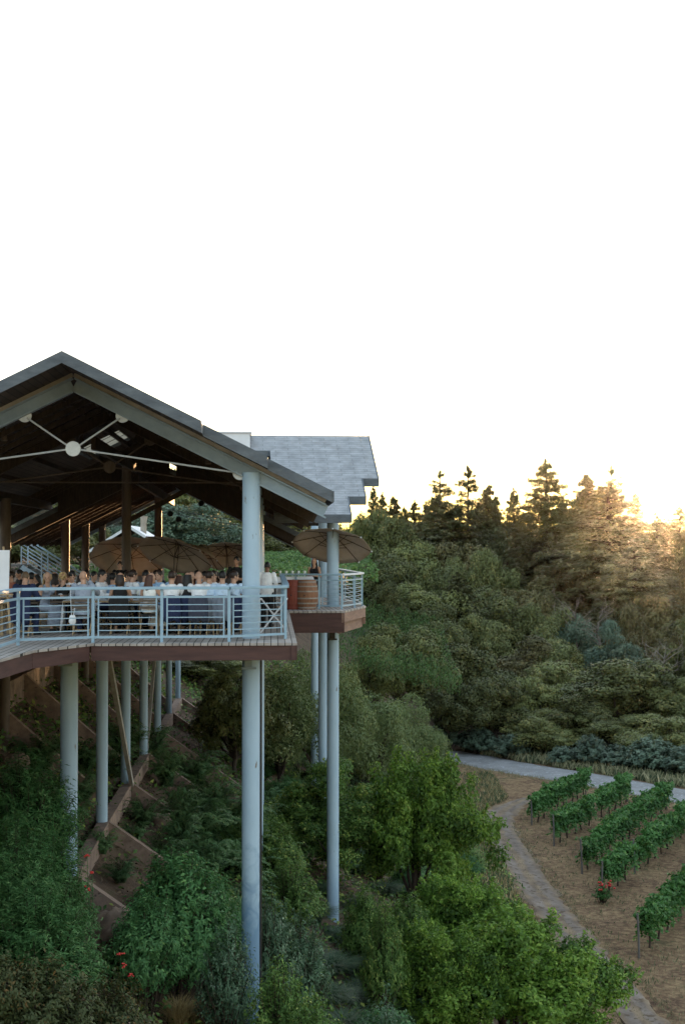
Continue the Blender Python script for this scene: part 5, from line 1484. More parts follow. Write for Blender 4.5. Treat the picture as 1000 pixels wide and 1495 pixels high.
# ------------------------------------------------------------------ tables, chairs, tableware
def dkw(px, Y): return ((px-500)/F*Y, Y)
def table_xy(v, u): return xy(u, v)
def make_table(v, u0, u1, lb, w=.95):
    c = xy((u0+u1)/2, v); o = thing('dining_table', lb, 'table', (c[0], c[1], 0), A1, 'long dining tables'); L_ = u1-u0
    b = MB(); b.box(-L_/2, L_/2, -w/2, w/2, .715, .75); b.build('tabletop', M['lightwood'], o, bevel=.005)
    n = max(2, int(L_/2.2)+1)
    for i in range(n):
        for s in (-1, 1):
            x = -L_/2+.25 + (L_-.5)*i/(n-1); b = MB(); b.bar((x, s*(w/2-.1), 0), (x, s*(w/2-.1), .714), .06, .06, up=(0,1,0)); b.build('leg', M['lightwood'], o)
    # cloth runner with both ends hanging
    b = MB(); nx = 40; vs = []; fs = []
    prof = [(-L_/2-.05-.02, .02), (-L_/2-.06, .25), (-L_/2-.05, .5), (-L_/2-.03, .74), (-L_/2, .757), (L_/2, .757), (L_/2+.03, .74), (L_/2+.05, .5), (L_/2+.06, .28)]
    for i, (x, z) in enumerate(prof):
        hang = 1 if (i < 3 or i > 6) else 0
        for k in range(13):
            f = k/12*2-1; ww = (.26 if hang == 0 else (.34, .22, .13)[i] if i < 3 else .2)
            vs.append((x + (.035*math.sin(k*2.1+i) if hang else 0), f*ww, z + (.002*math.sin(k*3) if not hang else 0)))
    for i in range(len(prof)-1):
        for k in range(12): fs.append((i*13+k, i*13+k+1, (i+1)*13+k+1, (i+1)*13+k))
    b.add(vs, fs); r = b.build('table_runner', M['white_cloth'], smooth=True); r.location = (c[0], c[1], 0); r.rotation_euler = (0, 0, A1)
    s = r.modifiers.new('thick', 'SOLIDIFY'); s.thickness = .004
    tag(r, 'white cloth runner with gathered ends hanging from the ' + lb.split(',')[0], 'table runner')
    return o
TB = [(2.3, -4.35, -.75, 'long table nearest the front railing'), (5.2, -6.6, -1.1, 'second long table from the railing'), (8.4, -6.8, -1.4, 'long table farthest from the railing')]
for t in TB: make_table(*t)
make_table(1.55, -7.2, -5.35, 'short table at the deck corner')
def make_chair():
    o = thing('folding_chair', '', 'chair')
    b = MB(); b.box(-.20, .20, -.20, .20, .43, .46); b.build('seat', M['black'], o, bevel=.008)
    b = MB()
    for x in (-.2, .2): b.bar((x, -.21, .44), (x, -.27, .86), .025, .03, up=(0,1,0))
    for z in (.62, .70, .78, .845): b.bar((-.2, -.235-(z-.6)*.14, z), (.2, -.235-(z-.6)*.14, z), .014, .055)
    b.build('backrest', M['brownpost'], o)
    for x in (-.21, .21):
        b = MB(); b.bar((x, -.2, .445), (x, .22, 0), .022, .035, up=(0,1,0)); b.build('leg', M['lightwood'], o)
        b = MB(); b.bar((x*.9, .17, .43), (x*.9, -.27, 0), .022, .035, up=(0,1,0)); b.build('leg', M['lightwood'], o)
    b = MB(); b.bar((-.2, .12, .1), (.2, .12, .1), .02, .025); b.build('stretcher', M['lightwood'], o)
    return o
CH0 = make_chair(); first_chair = [True]
def chair(x, y, rz, lb, group):
    if first_chair[0]: o = CH0; first_chair[0] = False
    else: o = copy_tree(CH0)
    o.location = (x, y, 0); o.rotation_euler = (0, 0, rz); tag(o, lb, 'chair', group)
def seated(px, v, face, lb, pose, sex, top, topc, hair, hairc, **k):
    "face: +1 looks away from the camera (its back to the railing), -1 looks towards it"
    # u at which the pixel column meets the row v
    u = 0.0
    for _ in range(8):
        x, y = xy(u, v); u += ((px-500)/F*y - x)
    x, y = xy(u, v); extra = k.pop('turn', 0)
    if face < 0 and v > 3.6: extra += 70 if int(px) % 2 else -65
    rz = A1 + (0 if face > 0 else math.pi) + R(extra)
    person(lb, x, y, rz, pose, sex, top, topc, hair, hairc, group=k.pop('group', 'guests seated at the long tables'), scale=1.06 if v < 3.4 else 1.0, **k)
    row = 'the front long table' if v < 3.4 else 'the second long table' if v < 6.8 else 'the far long table'
    chair(x, y, A1 + (0 if face > 0 else math.pi), 'folding chair with dark seat and pale wooden legs at ' + row + (', railing side' if face > 0 else ', far side'), 'folding chairs at ' + row)
FR = 1.45
GU = [
 (33, 1.0, 1, 'person in a navy suit with cropped fair hair, seated with back to the corner railing', 'sit_lean', 'm', 'jacket', NAVY, 'short', 'fair', dict(turn=-15)),
 (122, FR, 1, 'bald person in a grey-blue suit seated with back to the railing', 'sit_hand', 'm', 'jacket', GREYB, 'bald', 'fair', dict()),
 (176, FR+.15, 1, 'person with a brown bob and bare shoulders seated with back to the railing', 'sit', 'f', 'dress', BLACK, 'bob', 'brown', dict()),
 (219, FR, 1, 'person in a white lace dress with long auburn hair, back to the railing', 'sit_turn', 'f', 'dress', LACE, 'long', 'auburn', dict(turn=-20)),
 (251, FR, 1, 'dark-haired person in a white shirt seated straight, back to the railing', 'sit', 'm', 'shirt', WHITE, 'short', 'brown', dict()),
 (274, FR+.12, 1, 'person with long black hair seated next to the bald guest in white', 'sit', 'f', 'dress', BLACK, 'long', 'black', dict()),
 (291, FR-.1, 1, 'bald person in a white shirt seated with back to the railing', 'sit_lean', 'm', 'shirt', WHITE, 'bald', 'fair', dict()),
 (306, FR+.1, 1, 'person in a pale blue shirt turning the head, next to the bald guest in white', 'sit_turn', 'm', 'shirt', PALE, 'short', 'brown', dict()),
 (325, FR+.05, 1, 'dark-haired person in a pale blue shirt, last but one before the tall column', 'sit', 'm', 'shirt', PALE, 'short', 'black', dict()),
 (340, FR+.3, 1, 'person with brown hair in a pale blue shirt, last before the tall column', 'sit_turn', 'm', 'shirt', PALE, 'short', 'brown', dict(turn=-25)),
 (69, 2.9, -1, 'blonde bob-haired person with bare shoulders seated facing the railing', 'sit_turn', 'f', 'dress', GREYB, 'bob', 'blonde', dict(turn=40)),
 (90, 2.9, 1, 'blonde person with a curly updo, seated between the bob-haired blonde and a tie wearer', 'sit_hand', 'f', 'dress', BLACK, 'updo', 'blonde', dict(turn=-35)),
 (107, 3.2, -1, 'person in a white shirt and dark tie looking down at the table', 'sit_lean', 'm', 'shirt', WHITE, 'short', 'black', dict(tie=True)),
 (147, 3.3, -1, 'person in a white shirt seen from the side beside the bald suited guest', 'sit', 'm', 'shirt', WHITE, 'short', 'black', dict(turn=75)),
 (192, 3.2, 1, 'person in a white shirt in profile beside the brown-bobbed guest', 'sit', 'm', 'shirt', WHITE, 'short', 'brown', dict(turn=-60)),
 (207, 3.2, -1, 'dark-haired person in a pale blue shirt beside the lace dress', 'sit_lean', 'm', 'shirt', PALE, 'short', 'black', dict(turn=150)),
 (234, 3.2, -1, 'person with parted brown hair in a blue shirt behind the auburn-haired guest', 'sit_turn', 'm', 'shirt', BLUE, 'short', 'brown', dict()),
 (165, 3.5, 1, 'person in a blue shirt with dark hair behind the brown-bobbed guest', 'sit_turn', 'm', 'shirt', BLUE, 'short', 'black', dict()),
 (280, 3.3, -1, 'person with auburn hair facing the railing behind the long black hair', 'sit', 'f', 'dress', RUST, 'long', 'auburn', dict()),
 (312, 3.3, -1, 'person in white facing the railing between the two blue-shirted guests', 'sit_lean', 'm', 'shirt', WHITE, 'short', 'brown', dict()),
]
for px, v, fc, lb, pose, sex, top, tc_, hair, hc, k in GU: seated(px, v, fc, lb, pose, sex, top, tc_, hair, hc, **k)
def draped(px, v, col, lb):
    u = 0.0
    for _ in range(8): x, y = xy(u, v); u += ((px-500)/F*y - x)
    x, y = xy(u, v); b = MB(); vs = []; fs = []; n = 20
    prof = [(-.30, .30, .215), (-.305, .5, .22), (-.30, .70, .225), (-.295, .84, .22), (-.275, .895, .19), (-.25, .90, .18), (-.225, .84, .20), (-.215, .62, .21)]
    for i, (yy, z, hw) in enumerate(prof):
        for k in range(n+1):
            f = k/n*2-1; vs.append((f*hw, yy + .018*math.sin(f*9+i*.7) - .03*(1-abs(f)), z + (-.05*abs(f)**3 if 3 <= i <= 5 else .03*math.sin(f*5) if i == 0 else 0)))
    for i in range(len(prof)-1):
        for k in range(n): fs.append((i*(n+1)+k, i*(n+1)+k+1, (i+1)*(n+1)+k+1, (i+1)*(n+1)+k))
    b.add(vs, fs); o = b.build('draped_jacket', cloth(col), smooth=True); o.location = (x, y, 0); o.rotation_euler = (0, 0, A1); tag(o, lb, 'jacket', 'jackets hung over chair backs')
    s_ = o.modifiers.new('thick', 'SOLIDIFY'); s_.thickness = .02
draped(251, FR, NAVY, 'navy jacket hung over the chair of the straight-backed white shirt')
draped(274, FR+.12, NAVY, 'navy jacket hung over the chair of the long black hair')
draped(291, FR-.1, (.05,.055,.08), 'dark jacket hung over the chair of the bald guest in white')
draped(306, FR+.1, (.20,.22,.26), 'grey jacket hung over the chair beside the bald guest in white')
draped(325, FR+.05, (.16,.18,.22), 'grey jacket hung over the last chair but one before the column')
draped(340, FR+.3, NAVY, 'navy jacket hung over the last chair before the column')
draped(176, FR+.15, BLACK, 'black wrap hung over the chair of the brown bob')
draped(33, 1.0, NAVY, 'navy jacket hung over the corner chair')
r2 = [(20,'m','shirt',RUST,'short','brown'),(47,'m','jacket',BLACK,'short','black'),(64,'f','dress',BLACK,'long','black'),(118,'f','dress',PINK,'long','brown'),(135,'m','shirt',BLACK,'short','black'),(158,'f','dress',BLACK,'long','black'),
      (185,'m','shirt',PALE,'short','brown'),(216,'f','dress',NAVY,'long','brown'),(243,'m','jacket',NAVY,'short','brown'),(262,'f','dress',RUST,'bob','auburn'),(297,'m','shirt',BLACK,'short','black'),(332,'f','dress',PINK,'long','brown')]
names = {RUST:'rust-red', BLACK:'black', PINK:'pink', PALE:'pale blue', NAVY:'navy', WHITE:'white', BLUE:'blue'}
hl = {'short':'short', 'long':'long', 'bob':'bobbed'}
desc2 = ['beside the white display board', 'behind the navy suit', 'behind the blonde bob', 'behind the tie wearer', 'behind the bald suited guest', 'behind the side-on white shirt', 'behind the brown bob', 'behind the lace dress',
         'behind the straight white shirt', 'behind the long black hair', 'behind the bald white-shirted one', 'just before the server in black']
for i, ((px, sex, top, tc_, hair, hc), dsc) in enumerate(zip(r2, desc2)):
    seated(px, 4.35 if i % 2 else 6.05, 1 if i % 2 else -1, f'person with {hl[hair]} {hc} hair in {names[tc_]}, second table, {dsc}', ('sit', 'sit_turn', 'sit_lean')[i % 3], sex, top, tc_, hair, hc, turn=(0, 20, -20)[i % 3], skin=(0, 1, 0, 2)[i % 4])
r3 = [(32,'m','jacket',BLACK,'short','black','near the staircase'),(80,'f','dress',BLACK,'long','brown','below the stair foot'),(125,'m','shirt',WHITE,'short','black','between two brown posts'),(172,'m','shirt',BLACK,'short','black','by the bright-edged post'),
      (200,'f','dress',RUST,'long','black','under the brown umbrellas'),(228,'m','jacket',NAVY,'short','brown','beside the thinner brown post'),(256,'f','dress',BLACK,'bob','brown','under the lowest umbrella rim'),(288,'m','shirt',BLUE,'short','black','behind the front bald heads'),(318,'f','dress',BLACK,'long','black','near the server in black')]
for i, (px, sex, top, tc_, hair, hc, dsc) in enumerate(r3):
    seated(px, 7.55 if i % 2 else 9.25, 1 if i % 2 else -1, f'person with {hl[hair]} {hc} hair in {names[tc_]}, far table, {dsc}', ('sit', 'sit_hand', 'sit_turn')[i % 3], sex, top, tc_, hair, hc, skin=(1, 0, 2)[i % 3])
# standing figures
def standing(px, Y, face, *a, **k): x, y = dkw(px, Y); return person(a[0], x, y, R(face), *a[1:], **k)
standing(346, 38.5, 165, 'server dressed in black standing with hands together under the umbrella', 'stand_fold', 'm', 'tee', BLACK, 'short', 'black', skin=1, botc=BLACK)
standing(390, 36.0, -12, 'person in a white shirt and black trousers standing behind the corner railing', 'stand_work', 'm', 'shirt', WHITE, 'short', 'black', skin=2, botc=BLACK, scale=.93)
standing(459, 48.4, 165, 'dark-haired person in a sleeveless black top standing behind the wine barrel', 'stand_fold', 'f', 'dress', BLACK, 'long', 'black', skin=0)
standing(176, 43.0, 180, 'person in black standing at the back beyond the far table', 'stand_side', 'm', 'shirt', BLACK, 'short', 'brown', botc=BLACK, scale=.9)
# glasses, candles, flowers on the near tables
def make_glass():
    b = MB(); b.lathe([(.034, 0), (.034, .004), (.005, .010), (.004, .09), (.02, .105), (.038, .14), (.036, .19), (.034, .19)], 12); return b.mesh('wine_glass', M['glass'], True)
GM = make_glass()
def glass(x, y, z, lb, grp, wine=None):
    o = bpy.data.objects.new('wine_glass', GM); link(o); o.location = (x, y, z); tag(o, lb, 'wine glass', grp); return o
for i in range(12):
    u = -4.1 + i*.28; x, y = xy(u, 2.3 + (.33 if i % 2 else -.33)); glass(x, y, .762, 'stemmed wine glass on the long table nearest the railing', 'glasses on the front table')
def candle(u, v, lb):
    x, y = xy(u, v); o = thing('candle', lb, 'candle', (x, y, .762))
    b = MB(); b.lathe([(.038, 0), (.04, .005), (.04, .07), (.036, .07), (.036, .01)], 14); b.build('glass_cup', M['glass'], o, True)
    fm = bpy.data.materials.new('candle_flame'); nt, N, L = nodes(fm); ou = N.new('ShaderNodeOutputMaterial'); e = N.new('ShaderNodeEmission'); e.inputs[0].default_value = (1, .42, .12, 1); e.inputs[1].default_value = 1.2; L.new(e.outputs[0], ou.inputs[0])
    b = MB(); b.ell((0, 0, .05), (.012, .012, .03)); b.build('flame', fm, o, True)
x0 = xy(-6.2, 1.55)
candle(-6.15, 1.3, 'small lit candle in a glass on the short corner table')
candle(-3.2, 2.3, 'small lit candle in a glass on the front long table')
def bag(px, Y, z):
    x, y = dkw(px, Y); o = thing('hanging_bag', 'small white bag hanging by a cord just inside the railing', 'bag', (x, y, z))
    b = MB(); loft(b, [((0, 0, .0), .055, .03), ((0, 0, .05), .075, .045), ((0, 0, .14), .07, .035), ((0, 0, .19), .05, .012)], 12); b.build('pouch', M['white_cloth'], o, True)
    b = MB(); b.tube([(-.02, 0, .18), (-.05, 0, .75)], .006, 5); b.tube([(.02, 0, .18), (.05, 0, .34), (.0, 0, .30)], .006, 5); b.build('cord', M['white_cloth'], o)
bag(107, 30.45, .36)
def stand(px, Y, rz, lb):
    x, y = dkw(px, Y); o = thing('tray_stand', lb, 'tray stand', (x, y, 0), R(rz))
    for s in (-1, 1):
        b = MB()
        b.bar((-.3, s*.18, 0.0), (.3, s*.18, .78), .03, .035) if s < 0 else b.bar((.3, s*.18, 0.0), (-.3, s*.18, .78), .03, .035)
        b.build('leg', M['whitepaint'], o)
    b = MB(); b.bar((.3, -.18, .78), (.3, .22, .78), .03, .03); b.build('rail_bar', M['whitepaint'], o)
    b = MB(); b.bar((-.3, -.22, .78), (-.3, .18, .78), .03, .03); b.build('rail_bar', M['whitepaint'], o)
stand(400, 33.6, 0, 'white folding tray stand crossed like an X behind the corner railing')
# display board on easel
bx, by = dkw(-6, 31.6)
o = thing('easel', 'pale wooden easel holding the white board at the deck corner', 'easel', (bx, by, 0), A1)
for p, q in (((.36, -.05, 0), (.16, .08, 2.0)), ((-.36, -.05, 0), (-.16, .08, 2.0)), ((0, .55, 0), (0, .1, 1.9))):
    b = MB(); b.bar(p, q, .04, .03); b.build('leg', M['lightwood'], o)
b = MB(); b.bar((-.4, -.055, .95), (.4, -.055, .95), .06, .03); b.build('ledge', M['lightwood'], o)
b = MB(); b.box(-.36, .36, -.012, .012, 0, .95); o = b.build('display_board', M['whitepaint']); o.location = (bx-.05, by-.05, .975); o.rotation_euler = (R(-5), 0, A1); tag(o, 'plain white display board leaning on the easel', 'board')

# ------------------------------------------------------------------ bar terrace furniture
gx, gy = dkw(440, 47.0)
o = thing('bar_table', 'long bar table with a white cloth on the smaller terrace', 'table', (gx-.55, gy+.2, 0), A2)
b = MB(); b.box(-1.3, .9, -.4, .4, .98, 1.02); b.build('tabletop', M['lightwood'], o)
for x in (-1.2, .8):
    for y in (-.3, .3): b = MB(); b.bar((x, y, 0), (x, y, .979), .05, .05, up=(0,1,0)); b.build('leg', M['lightwood'], o)
b = MB(); n = 30
vs = []; per = [(-1.32, -.42), (.92, -.42), (.92, .42), (-1.32, .42)]
ring = []
for i in range(4):
    p = Vector(per[i]); q = Vector(per[(i+1) % 4])
    for k in range(16): ring.append(p.lerp(q, k/16))
m_ = len(ring); c_ = Vector((-.2, 0))
for j, z in enumerate((1.026, 1.02, .8, .55, .32)):
    for i, p in enumerate(ring):
        d = (p-c_).normalized(); w_ = (0 if j < 2 else .025*j*(1+math.sin(i*1.9))*.6); vs.append((p.x+d.x*w_, p.y+d.y*w_, z))
fs = [tuple(range(m_))] + [(j*m_+i, j*m_+(i+1) % m_, (j+1)*m_+(i+1) % m_, (j+1)*m_+i) for j in range(4) for i in range(m_)]
b.add(vs, fs); t = b.build('tablecloth', M['white_cloth'], smooth=True); t.location = (gx-.55, gy+.2, 0); t.rotation_euler = (0, 0, A2); tag(t, 'white tablecloth draped over the bar table', 'tablecloth')
rng = np.random.default_rng(4)
WINE = make_mat('pale_wine', (.72,.52,.22), (.6,.42,.16), rough=.2)
for i in range(20):
    lx = -1.15 + (i % 10)*.2; ly = -.22 if i < 10 else .05
    a = Vector((lx, ly)); x = gx-.55 + a.x*math.cos(A2) - a.y*math.sin(A2); y = gy+.2 + a.x*math.sin(A2) + a.y*math.cos(A2)
    o = thing('wine_glass', 'stemmed glass of pale wine standing on the white bar table', 'wine glass', (x, y, 1.03), 0, 'glasses on the bar table')
    g_ = bpy.data.objects.new('glass', GM); link(g_, o)
    b = MB(); b.lathe([(.018, .107), (.036, .14), (.036, .165)], 10); b.build('wine', WINE, o, True)
def flowers(x, y, z, lb, seed):
    rng = np.random.default_rng(seed); o = thing('flower_vase', lb, 'flower vase', (x, y, z))
    b = MB(); b.lathe([(.05, 0), (.06, .02), (.045, .16), (.055, .18), (.04, .18)], 14); b.build('vase', M['whitepaint'], o, True)
    lv = Leaves(); n = 160; d = rand_dirs(n, rng); lv.add(d*.13*rng.random((n, 1))**.4 + [0, 0, .28], d, rng.normal(size=(n, 3)), .07, .03, rng.random(n))
    f = bpy.data.objects.new('foliage', lv.mesh('foliage', LM['broad'])); link(f, o)
    b = MB()
    for k in range(14): q = rand_dirs(1, rng)[0]*.12; b.ell((q[0], q[1], .30+q[2]*.8), (.035, .035, .03), nu=8, nv=5)
    b.build('blossom', M['straw'] if seed % 2 else M['white_cloth'], o, True)
fx, fy = dkw(402, 44.0)
b = MB()
o = thing('side_table', 'small dark side table with flowers between the two terraces', 'table', (fx, fy, 0))
b.lathe([(.32, .87), (.32, .9), (.0, .9)], 20); b.build('tabletop', M['black'], o)
b = MB(); b.lathe([(.22, 0), (.2, .03), (.03, .05), (.03, .869)], 14); b.build('pedestal', M['black'], o)
flowers(fx, fy, .902, 'vase of yellowish flowers on the small dark side table', 3)
q = xy(-2.4, 5.2); flowers(q[0], q[1], .765, 'vase of white flowers on the second long table', 4)
def barrel(px, Y, mat, lb, hoopm='hoop'):
    x, y = dkw(px, Y); o = thing('wine_barrel', lb, 'barrel', (x, y, 0.004))
    prof = [(.30, 0), (.345, .18), (.372, .36), (.38, .47), (.372, .58), (.345, .76), (.30, .94)]
    b = MB(); b.lathe(prof + [(.285, .94), (.28, .90), (.0, .90)], 28); b.build('staves', M[mat], o, True)
    for z, r in ((.06, .318), (.20, .352), (.36, .377), (.58, .377), (.74, .352), (.88, .318)):
        b = MB(); b.lathe([(r-.004, z-.022), (r+.003, z-.022), (r+.003, z+.022), (r-.004, z+.022)], 28); b.build('hoop', M[hoopm], o, True)
    b = MB(); b.ell((-.05, -.378, .46), (.022, .012, .022)); b.build('bung', M['black'], o, True)
barrel(447.5, 46.2, 'barrel', 'oak wine barrel with metal hoops standing on the bar terrace')
barrel(428, 46.3, 'barrel_red', 'red-stained wine barrel partly hidden beside the oak one', 'barrel_red')

# ------------------------------------------------------------------ umbrellas
def umbrella(px, py, Y, rpx, tilt, az, lb, segs=8, pole=True):
    p = at(px, py, Y); rad = rpx*Y/F
    o = thing('market_umbrella', lb, 'umbrella', (p.x, p.y, 0), 0, 'brown market umbrellas')
    ax = Vector((-math.sin(az), math.cos(az), 0)); Rm = Matrix.Rotation(tilt, 3, Vector((math.cos(az+math.pi/2), math.sin(az+math.pi/2), 0)))
    top = Vector((0, 0, p.z)); hgt = rad*.36
    def w(r, a, z): return top + Rm @ Vector((r*math.cos(a), r*math.sin(a), z))
    b = MB(); vs = []; fs = []; nr = 6; nseg = segs*4
    for j in range(nr+1):
        f = j/nr
        for k in range(nseg):
            a = 2*math.pi*k/nseg; ph = (k % 4)/4; sag = math.sin(ph*math.pi)
            rr = rad*f*(1 - .045*sag*f); vs.append(w(max(rr, .02), a, -hgt*(f**1.15) - .035*rad*sag*f*(1-f)))
    for j in range(nr):
        for k in range(nseg): fs.append((j*nseg+k, j*nseg+(k+1) % nseg, (j+1)*nseg+(k+1) % nseg, (j+1)*nseg+k))
    b.add(vs, fs); c = b.build('canopy', M['tan_canvas'], o, True); s = c.modifiers.new('thick', 'SOLIDIFY'); s.thickness = .006
    b = MB(); vs = []; fs = []
    for j, (f, dz) in enumerate(((.02, .12), (.14, .10), (.26, .045))):
        for k in range(nseg): vs.append(w(rad*f, 2*math.pi*k/nseg, dz*rad - hgt*(f**1.15)))
    for j in range(2):
        for k in range(nseg): fs.append((j*nseg+k, j*nseg+(k+1) % nseg, (j+1)*nseg+(k+1) % nseg, (j+1)*nseg+k))
    b.add(vs, fs); v_ = b.build('vent_cap', M['tan_canvas'], o, True); s = v_.modifiers.new('thick', 'SOLIDIFY'); s.thickness = .005
    for k in range(segs):
        a = 2*math.pi*k/segs; b = MB(); b.tube([w(.03, a, -.03), w(rad*.5, a, -hgt*.45-.03), w(rad*.995, a, -hgt-.02)], .012, 5)
        b.tube([w(rad*.5, a, -hgt*.45-.03), w(.04, a, -hgt*1.1)], .010, 5)
        r_ = b.build('rib', M['darkwood'], o)
        b = MB(); b.ell(w(rad*1.0, a, -hgt-.02), (.03, .03, .03), nu=8, nv=6); b.build('rib_tip', M['whitepaint'], r_, True)
    b = MB(); b.tube([w(0, 0, .1), w(0, 0, -hgt*1.15), Vector((w(0, 0, -hgt*1.2).x, w(0, 0, -hgt*1.2).y, 0.02))], .024, 8); b.build('pole', M['brownpost'], o, True)
    q = w(0, 0, -hgt*1.2); b = MB(); b.lathe([(.25, .0), (.25, .05), (.05, .08), (.04, .3)], 18, (q.x, q.y, 0.004)); b.build('base', M['black'], o, True)
# az = direction in which the canopy's low side points
umbrella(487, 779, 48.6, 58, R(27), R(75), 'brown market umbrella tilted over the bar terrace, behind its column')
umbrella(331, 797, 58.0, 42, R(27), R(95), 'brown market umbrella standing straight behind the server in black')
umbrella(262, 794, 52.0, 56, R(31), R(60), 'brown market umbrella tilted low towards the server, edge of its rim lit')
umbrella(190, 795, 55.0, 58, R(31), R(95), 'brown market umbrella behind the bright-edged brown post')
umbrella(300, 800, 56.0, 40, R(32), R(30), 'brown market umbrella overlapping behind the low-tilted one')

# ------------------------------------------------------------------ things behind the pavilion
p = at(190, 800, 76); oz = gz(p.x, 76)
o = thing('outbuilding', 'little outbuilding with a pale grey gable roof and a flue, behind the umbrellas', 'outbuilding', (p.x, 76, oz), A1)
sx = 76/F
def Z(py): return at(0, py, 76).z - oz
b = MB(); b.box(-42*sx, 38*sx, .3, 6, 0, Z(796)); b.build('wall', M['darkwood'], o)
for s in (1, -1):
    b = MB(); e = (48*sx, Z(797)) if s > 0 else (-62*sx, Z(806)); top = [(0, -.6, Z(767)), (e[0], -.6, e[1]), (e[0], 6.5, e[1]), (0, 6.5, Z(767))]
    b.slab(top if s > 0 else top[::-1], .16, 0, 1, 2); b.build('roof_slope', [M['whitepaint'], M['darkwood'], M['plate']], o)
b = MB(); b.tube([(15*sx, 2, Z(790)), (15*sx, 2, Z(762)), (16*sx, 2, Z(752))], [.17, .17, .2], 14); b.build('flue', M['tanwood'], o, True)
# steel staircase behind the tables
p = at(32, 787, 62); q = at(150, 861, 62)
o = thing('staircase', 'grey steel staircase with many-barred railings descending behind the guests', 'staircase', (p.x, 62, 0), 0)
d = Vector((q.x-p.x, 0, q.z-p.z))
for y, nm in ((0, 1), (1.3, 2)):
    b = MB(); z0 = p.z
    for k, off in enumerate((0, -.2, -.36, -.52, -.68, -.84)): b.bar((0, y, z0+off), (d.x, y, z0+d.z+off), .05 if k == 0 else .03, .07 if k == 0 else .03)
    for f in (0, .25, .5, .75, 1): b.bar((d.x*f, y, z0+d.z*f-1.1), (d.x*f, y, z0+d.z*f-.03), .05, .05, up=(0,1,0))
    b.build('handrail', M['beam' if nm == 1 else 'rail'], o)
for k in range(11):
    f = k/11; b = MB(); b.box(d.x*f-.02, d.x*f+.30, .06, 1.24, p.z+d.z*f-1.16, p.z+d.z*f-1.10); b.build('tread', M['post_grey'], o)
b = MB(); b.bar((0, .03, p.z-1.2), (d.x, .03, p.z+d.z-1.2), .05, .22); b.build('stringer', M['beam'], o)
b = MB(); b.bar((0, 1.27, p.z-1.2), (d.x, 1.27, p.z+d.z-1.2), .05, .22); b.build('stringer', M['beam'], o)
b = MB(); b.box(-3.5, -.021, .0, 1.3, p.z-1.18, p.z-1.08); b.build('landing', M['post_grey'], o)
for x in (-3.3, -.2):
    b = MB(); b.bar((x, .65, -.4), (x, .65, p.z-1.181), .1, .1, up=(0,1,0)); b.build('support_post', M['beam'], o)
# dark globe lanterns and the two cables
for px, py, lb in ((249, 750, 'dark round lantern hanging in the gable opening, the first of two close together'), (261, 758, 'dark round lantern hanging just below its neighbour in the gable opening'), (294, 735, 'dark round lantern tucked under the roof slope, apart from the other two')):
    a = at(px, py, 52); o = thing('lantern', lb, 'lantern', a, 0, 'dark globe lanterns')
    b = MB(); b.ell((0, 0, 0), (.11, .11, .105), nu=16, nv=10); b.build('globe', M['black'], o, True)
    b = MB(); b.tube([(0, 0, .1), (0, 0, .75)], .008, 5); b.build('cord', M['black'], o)
for (a_, b__) in (((270, 748), (420, 764)), ((285, 756), (420, 772))):
    b = MB(); P = [at(a_[0] + (b__[0]-a_[0])*t, a_[1] + (b__[1]-a_[1])*t + 3*math.sin(t*3.14), 90) for t in np.linspace(-.6, 1.3, 12)]
    b.tube(P, .022, 5); o = b.build('overhead_cable', M['black']); tag(o, 'dark cable crossing behind the rear gable, ' + ('upper' if a_[1] == 748 else 'lower') + ' of two', 'cable')
# stakes along the farm path
for i in range(7):
    px, py = 528 + i*9, 842 + i*7.5; Y = 190 - i*5; p = at(px, py, Y)
    zb = gz(p.x, Y); b = MB(); b.tube([(0, 0, -.3), (0, 0, max(1.4, p.z - zb))], .06, 6); o = b.build('fence_stake', M['post_grey']); o.location = (p.x, Y, zb); tag(o, 'thin grey stake beside the pale farm path', 'stake', 'stakes along the farm path')
# ------------------------------------------------------------------ camera, light, air
cam = bpy.data.cameras.new('camera'); co = bpy.data.objects.new('camera', cam); COL.objects.link(co)
cam.sensor_fit = 'VERTICAL'; cam.sensor_height = 56.0; cam.sensor_width = 56.0; cam.lens = 56.0*F/1495
cam.clip_start = .5; cam.clip_end = 6000
co.location = (0, 0, CAMZ); co.rotation_euler = (R(90) + math.atan((HZ-747.5)/F), 0, 0)
cam.dof.use_dof = True; cam.dof.focus_distance = 32; cam.dof.aperture_fstop = 9
SC.camera = co
SUN_EL, SUN_AZ = 2.0, 12.3       # azimuth to the right of the view direction
w = bpy.data.worlds.new('World'); SC.world = w; w.use_nodes = True
nt = w.node_tree; N = nt.nodes; L = nt.links; N.clear()
wo = N.new('ShaderNodeOutputWorld'); bg = N.new('ShaderNodeBackground'); sky = N.new('ShaderNodeTexSky')
sky.sky_type = 'NISHITA'; sky.sun_disc = False; sky.sun_elevation = R(SUN_EL); sky.sun_rotation = R(SUN_AZ)
sky.air_density = .9; sky.dust_density = .8; sky.ozone_density = 1.5; sky.altitude = 100
hs = N.new('ShaderNodeHueSaturation'); hs.inputs['Saturation'].default_value = 1.35
gm = N.new('ShaderNodeGamma'); gm.inputs['Gamma'].default_value = .30       # evens out the very bright low sky, as the film did
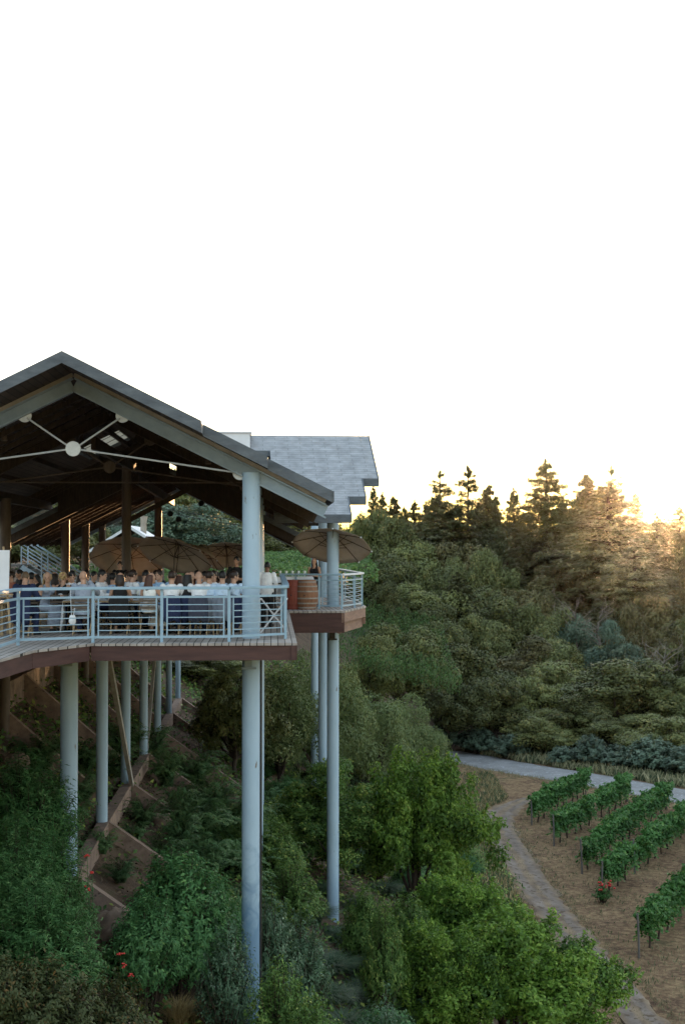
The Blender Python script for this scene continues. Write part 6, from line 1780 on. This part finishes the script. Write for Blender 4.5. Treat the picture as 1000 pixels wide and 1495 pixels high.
L.new(sky.outputs[0], gm.inputs['Color']); L.new(gm.outputs[0], hs.inputs['Color']); tn = N.new('ShaderNodeMix'); tn.data_type = 'RGBA'; tn.blend_type = 'MULTIPLY'; tn.inputs['Factor'].default_value = 1; L.new(hs.outputs[0], tn.inputs['A']); tn.inputs['B'].default_value = (.975, .985, 1.0, 1); L.new(tn.outputs['Result'], bg.inputs[0]); L.new(bg.outputs[0], wo.inputs[0])
bg.inputs[1].default_value = .15
sl = bpy.data.lights.new('sun', 'SUN'); so = bpy.data.objects.new('sun', sl); COL.objects.link(so)
sl.energy = 2.0; sl.color = (1, .56, .25); sl.angle = R(.6)
el, az = R(SUN_EL), R(SUN_AZ)
d = Vector((math.sin(az)*math.cos(el), math.cos(az)*math.cos(el), math.sin(el)))
so.rotation_euler = d.to_track_quat('Z', 'Y').to_euler(); so.location = d * 300
SC.view_settings.view_transform = 'Standard'; SC.view_settings.look = 'None'; SC.view_settings.gamma = 1
SC.view_settings.use_curve_mapping = False
SC.view_settings.exposure = EXPO
if HAZE > 0:
    b = MB(); b.box(-1600, 1600, -60, 2700, -40, 62)
    hm = bpy.data.materials.new('haze'); hn, N, L = nodes(hm)
    o_ = N.new('ShaderNodeOutputMaterial'); pv = N.new('ShaderNodeVolumePrincipled')
    pv.inputs['Color'].default_value = (.9, .9, .92, 1); pv.inputs['Density'].default_value = HAZE; pv.inputs['Anisotropy'].default_value = .9458
    L.new(pv.outputs[0], o_.inputs['Volume'])
    hm.cycles.homogeneous_volume = True
    h = b.build('haze', hm); tag(h, kind='stuff')
c = SC.cycles
c.max_bounces = 6; c.diffuse_bounces = 3; c.glossy_bounces = 2; c.transmission_bounces = 4; c.transparent_max_bounces = 8; c.volume_bounces = 0
c.use_denoising = DENOISE; c.caustics_reflective = False; c.caustics_refractive = False
c.sample_clamp_indirect = 4
try: c.denoiser = 'OPENIMAGEDENOISE'; c.denoising_input_passes = 'RGB_ALBEDO_NORMAL'; c.denoising_prefilter = PREF
except Exception: pass
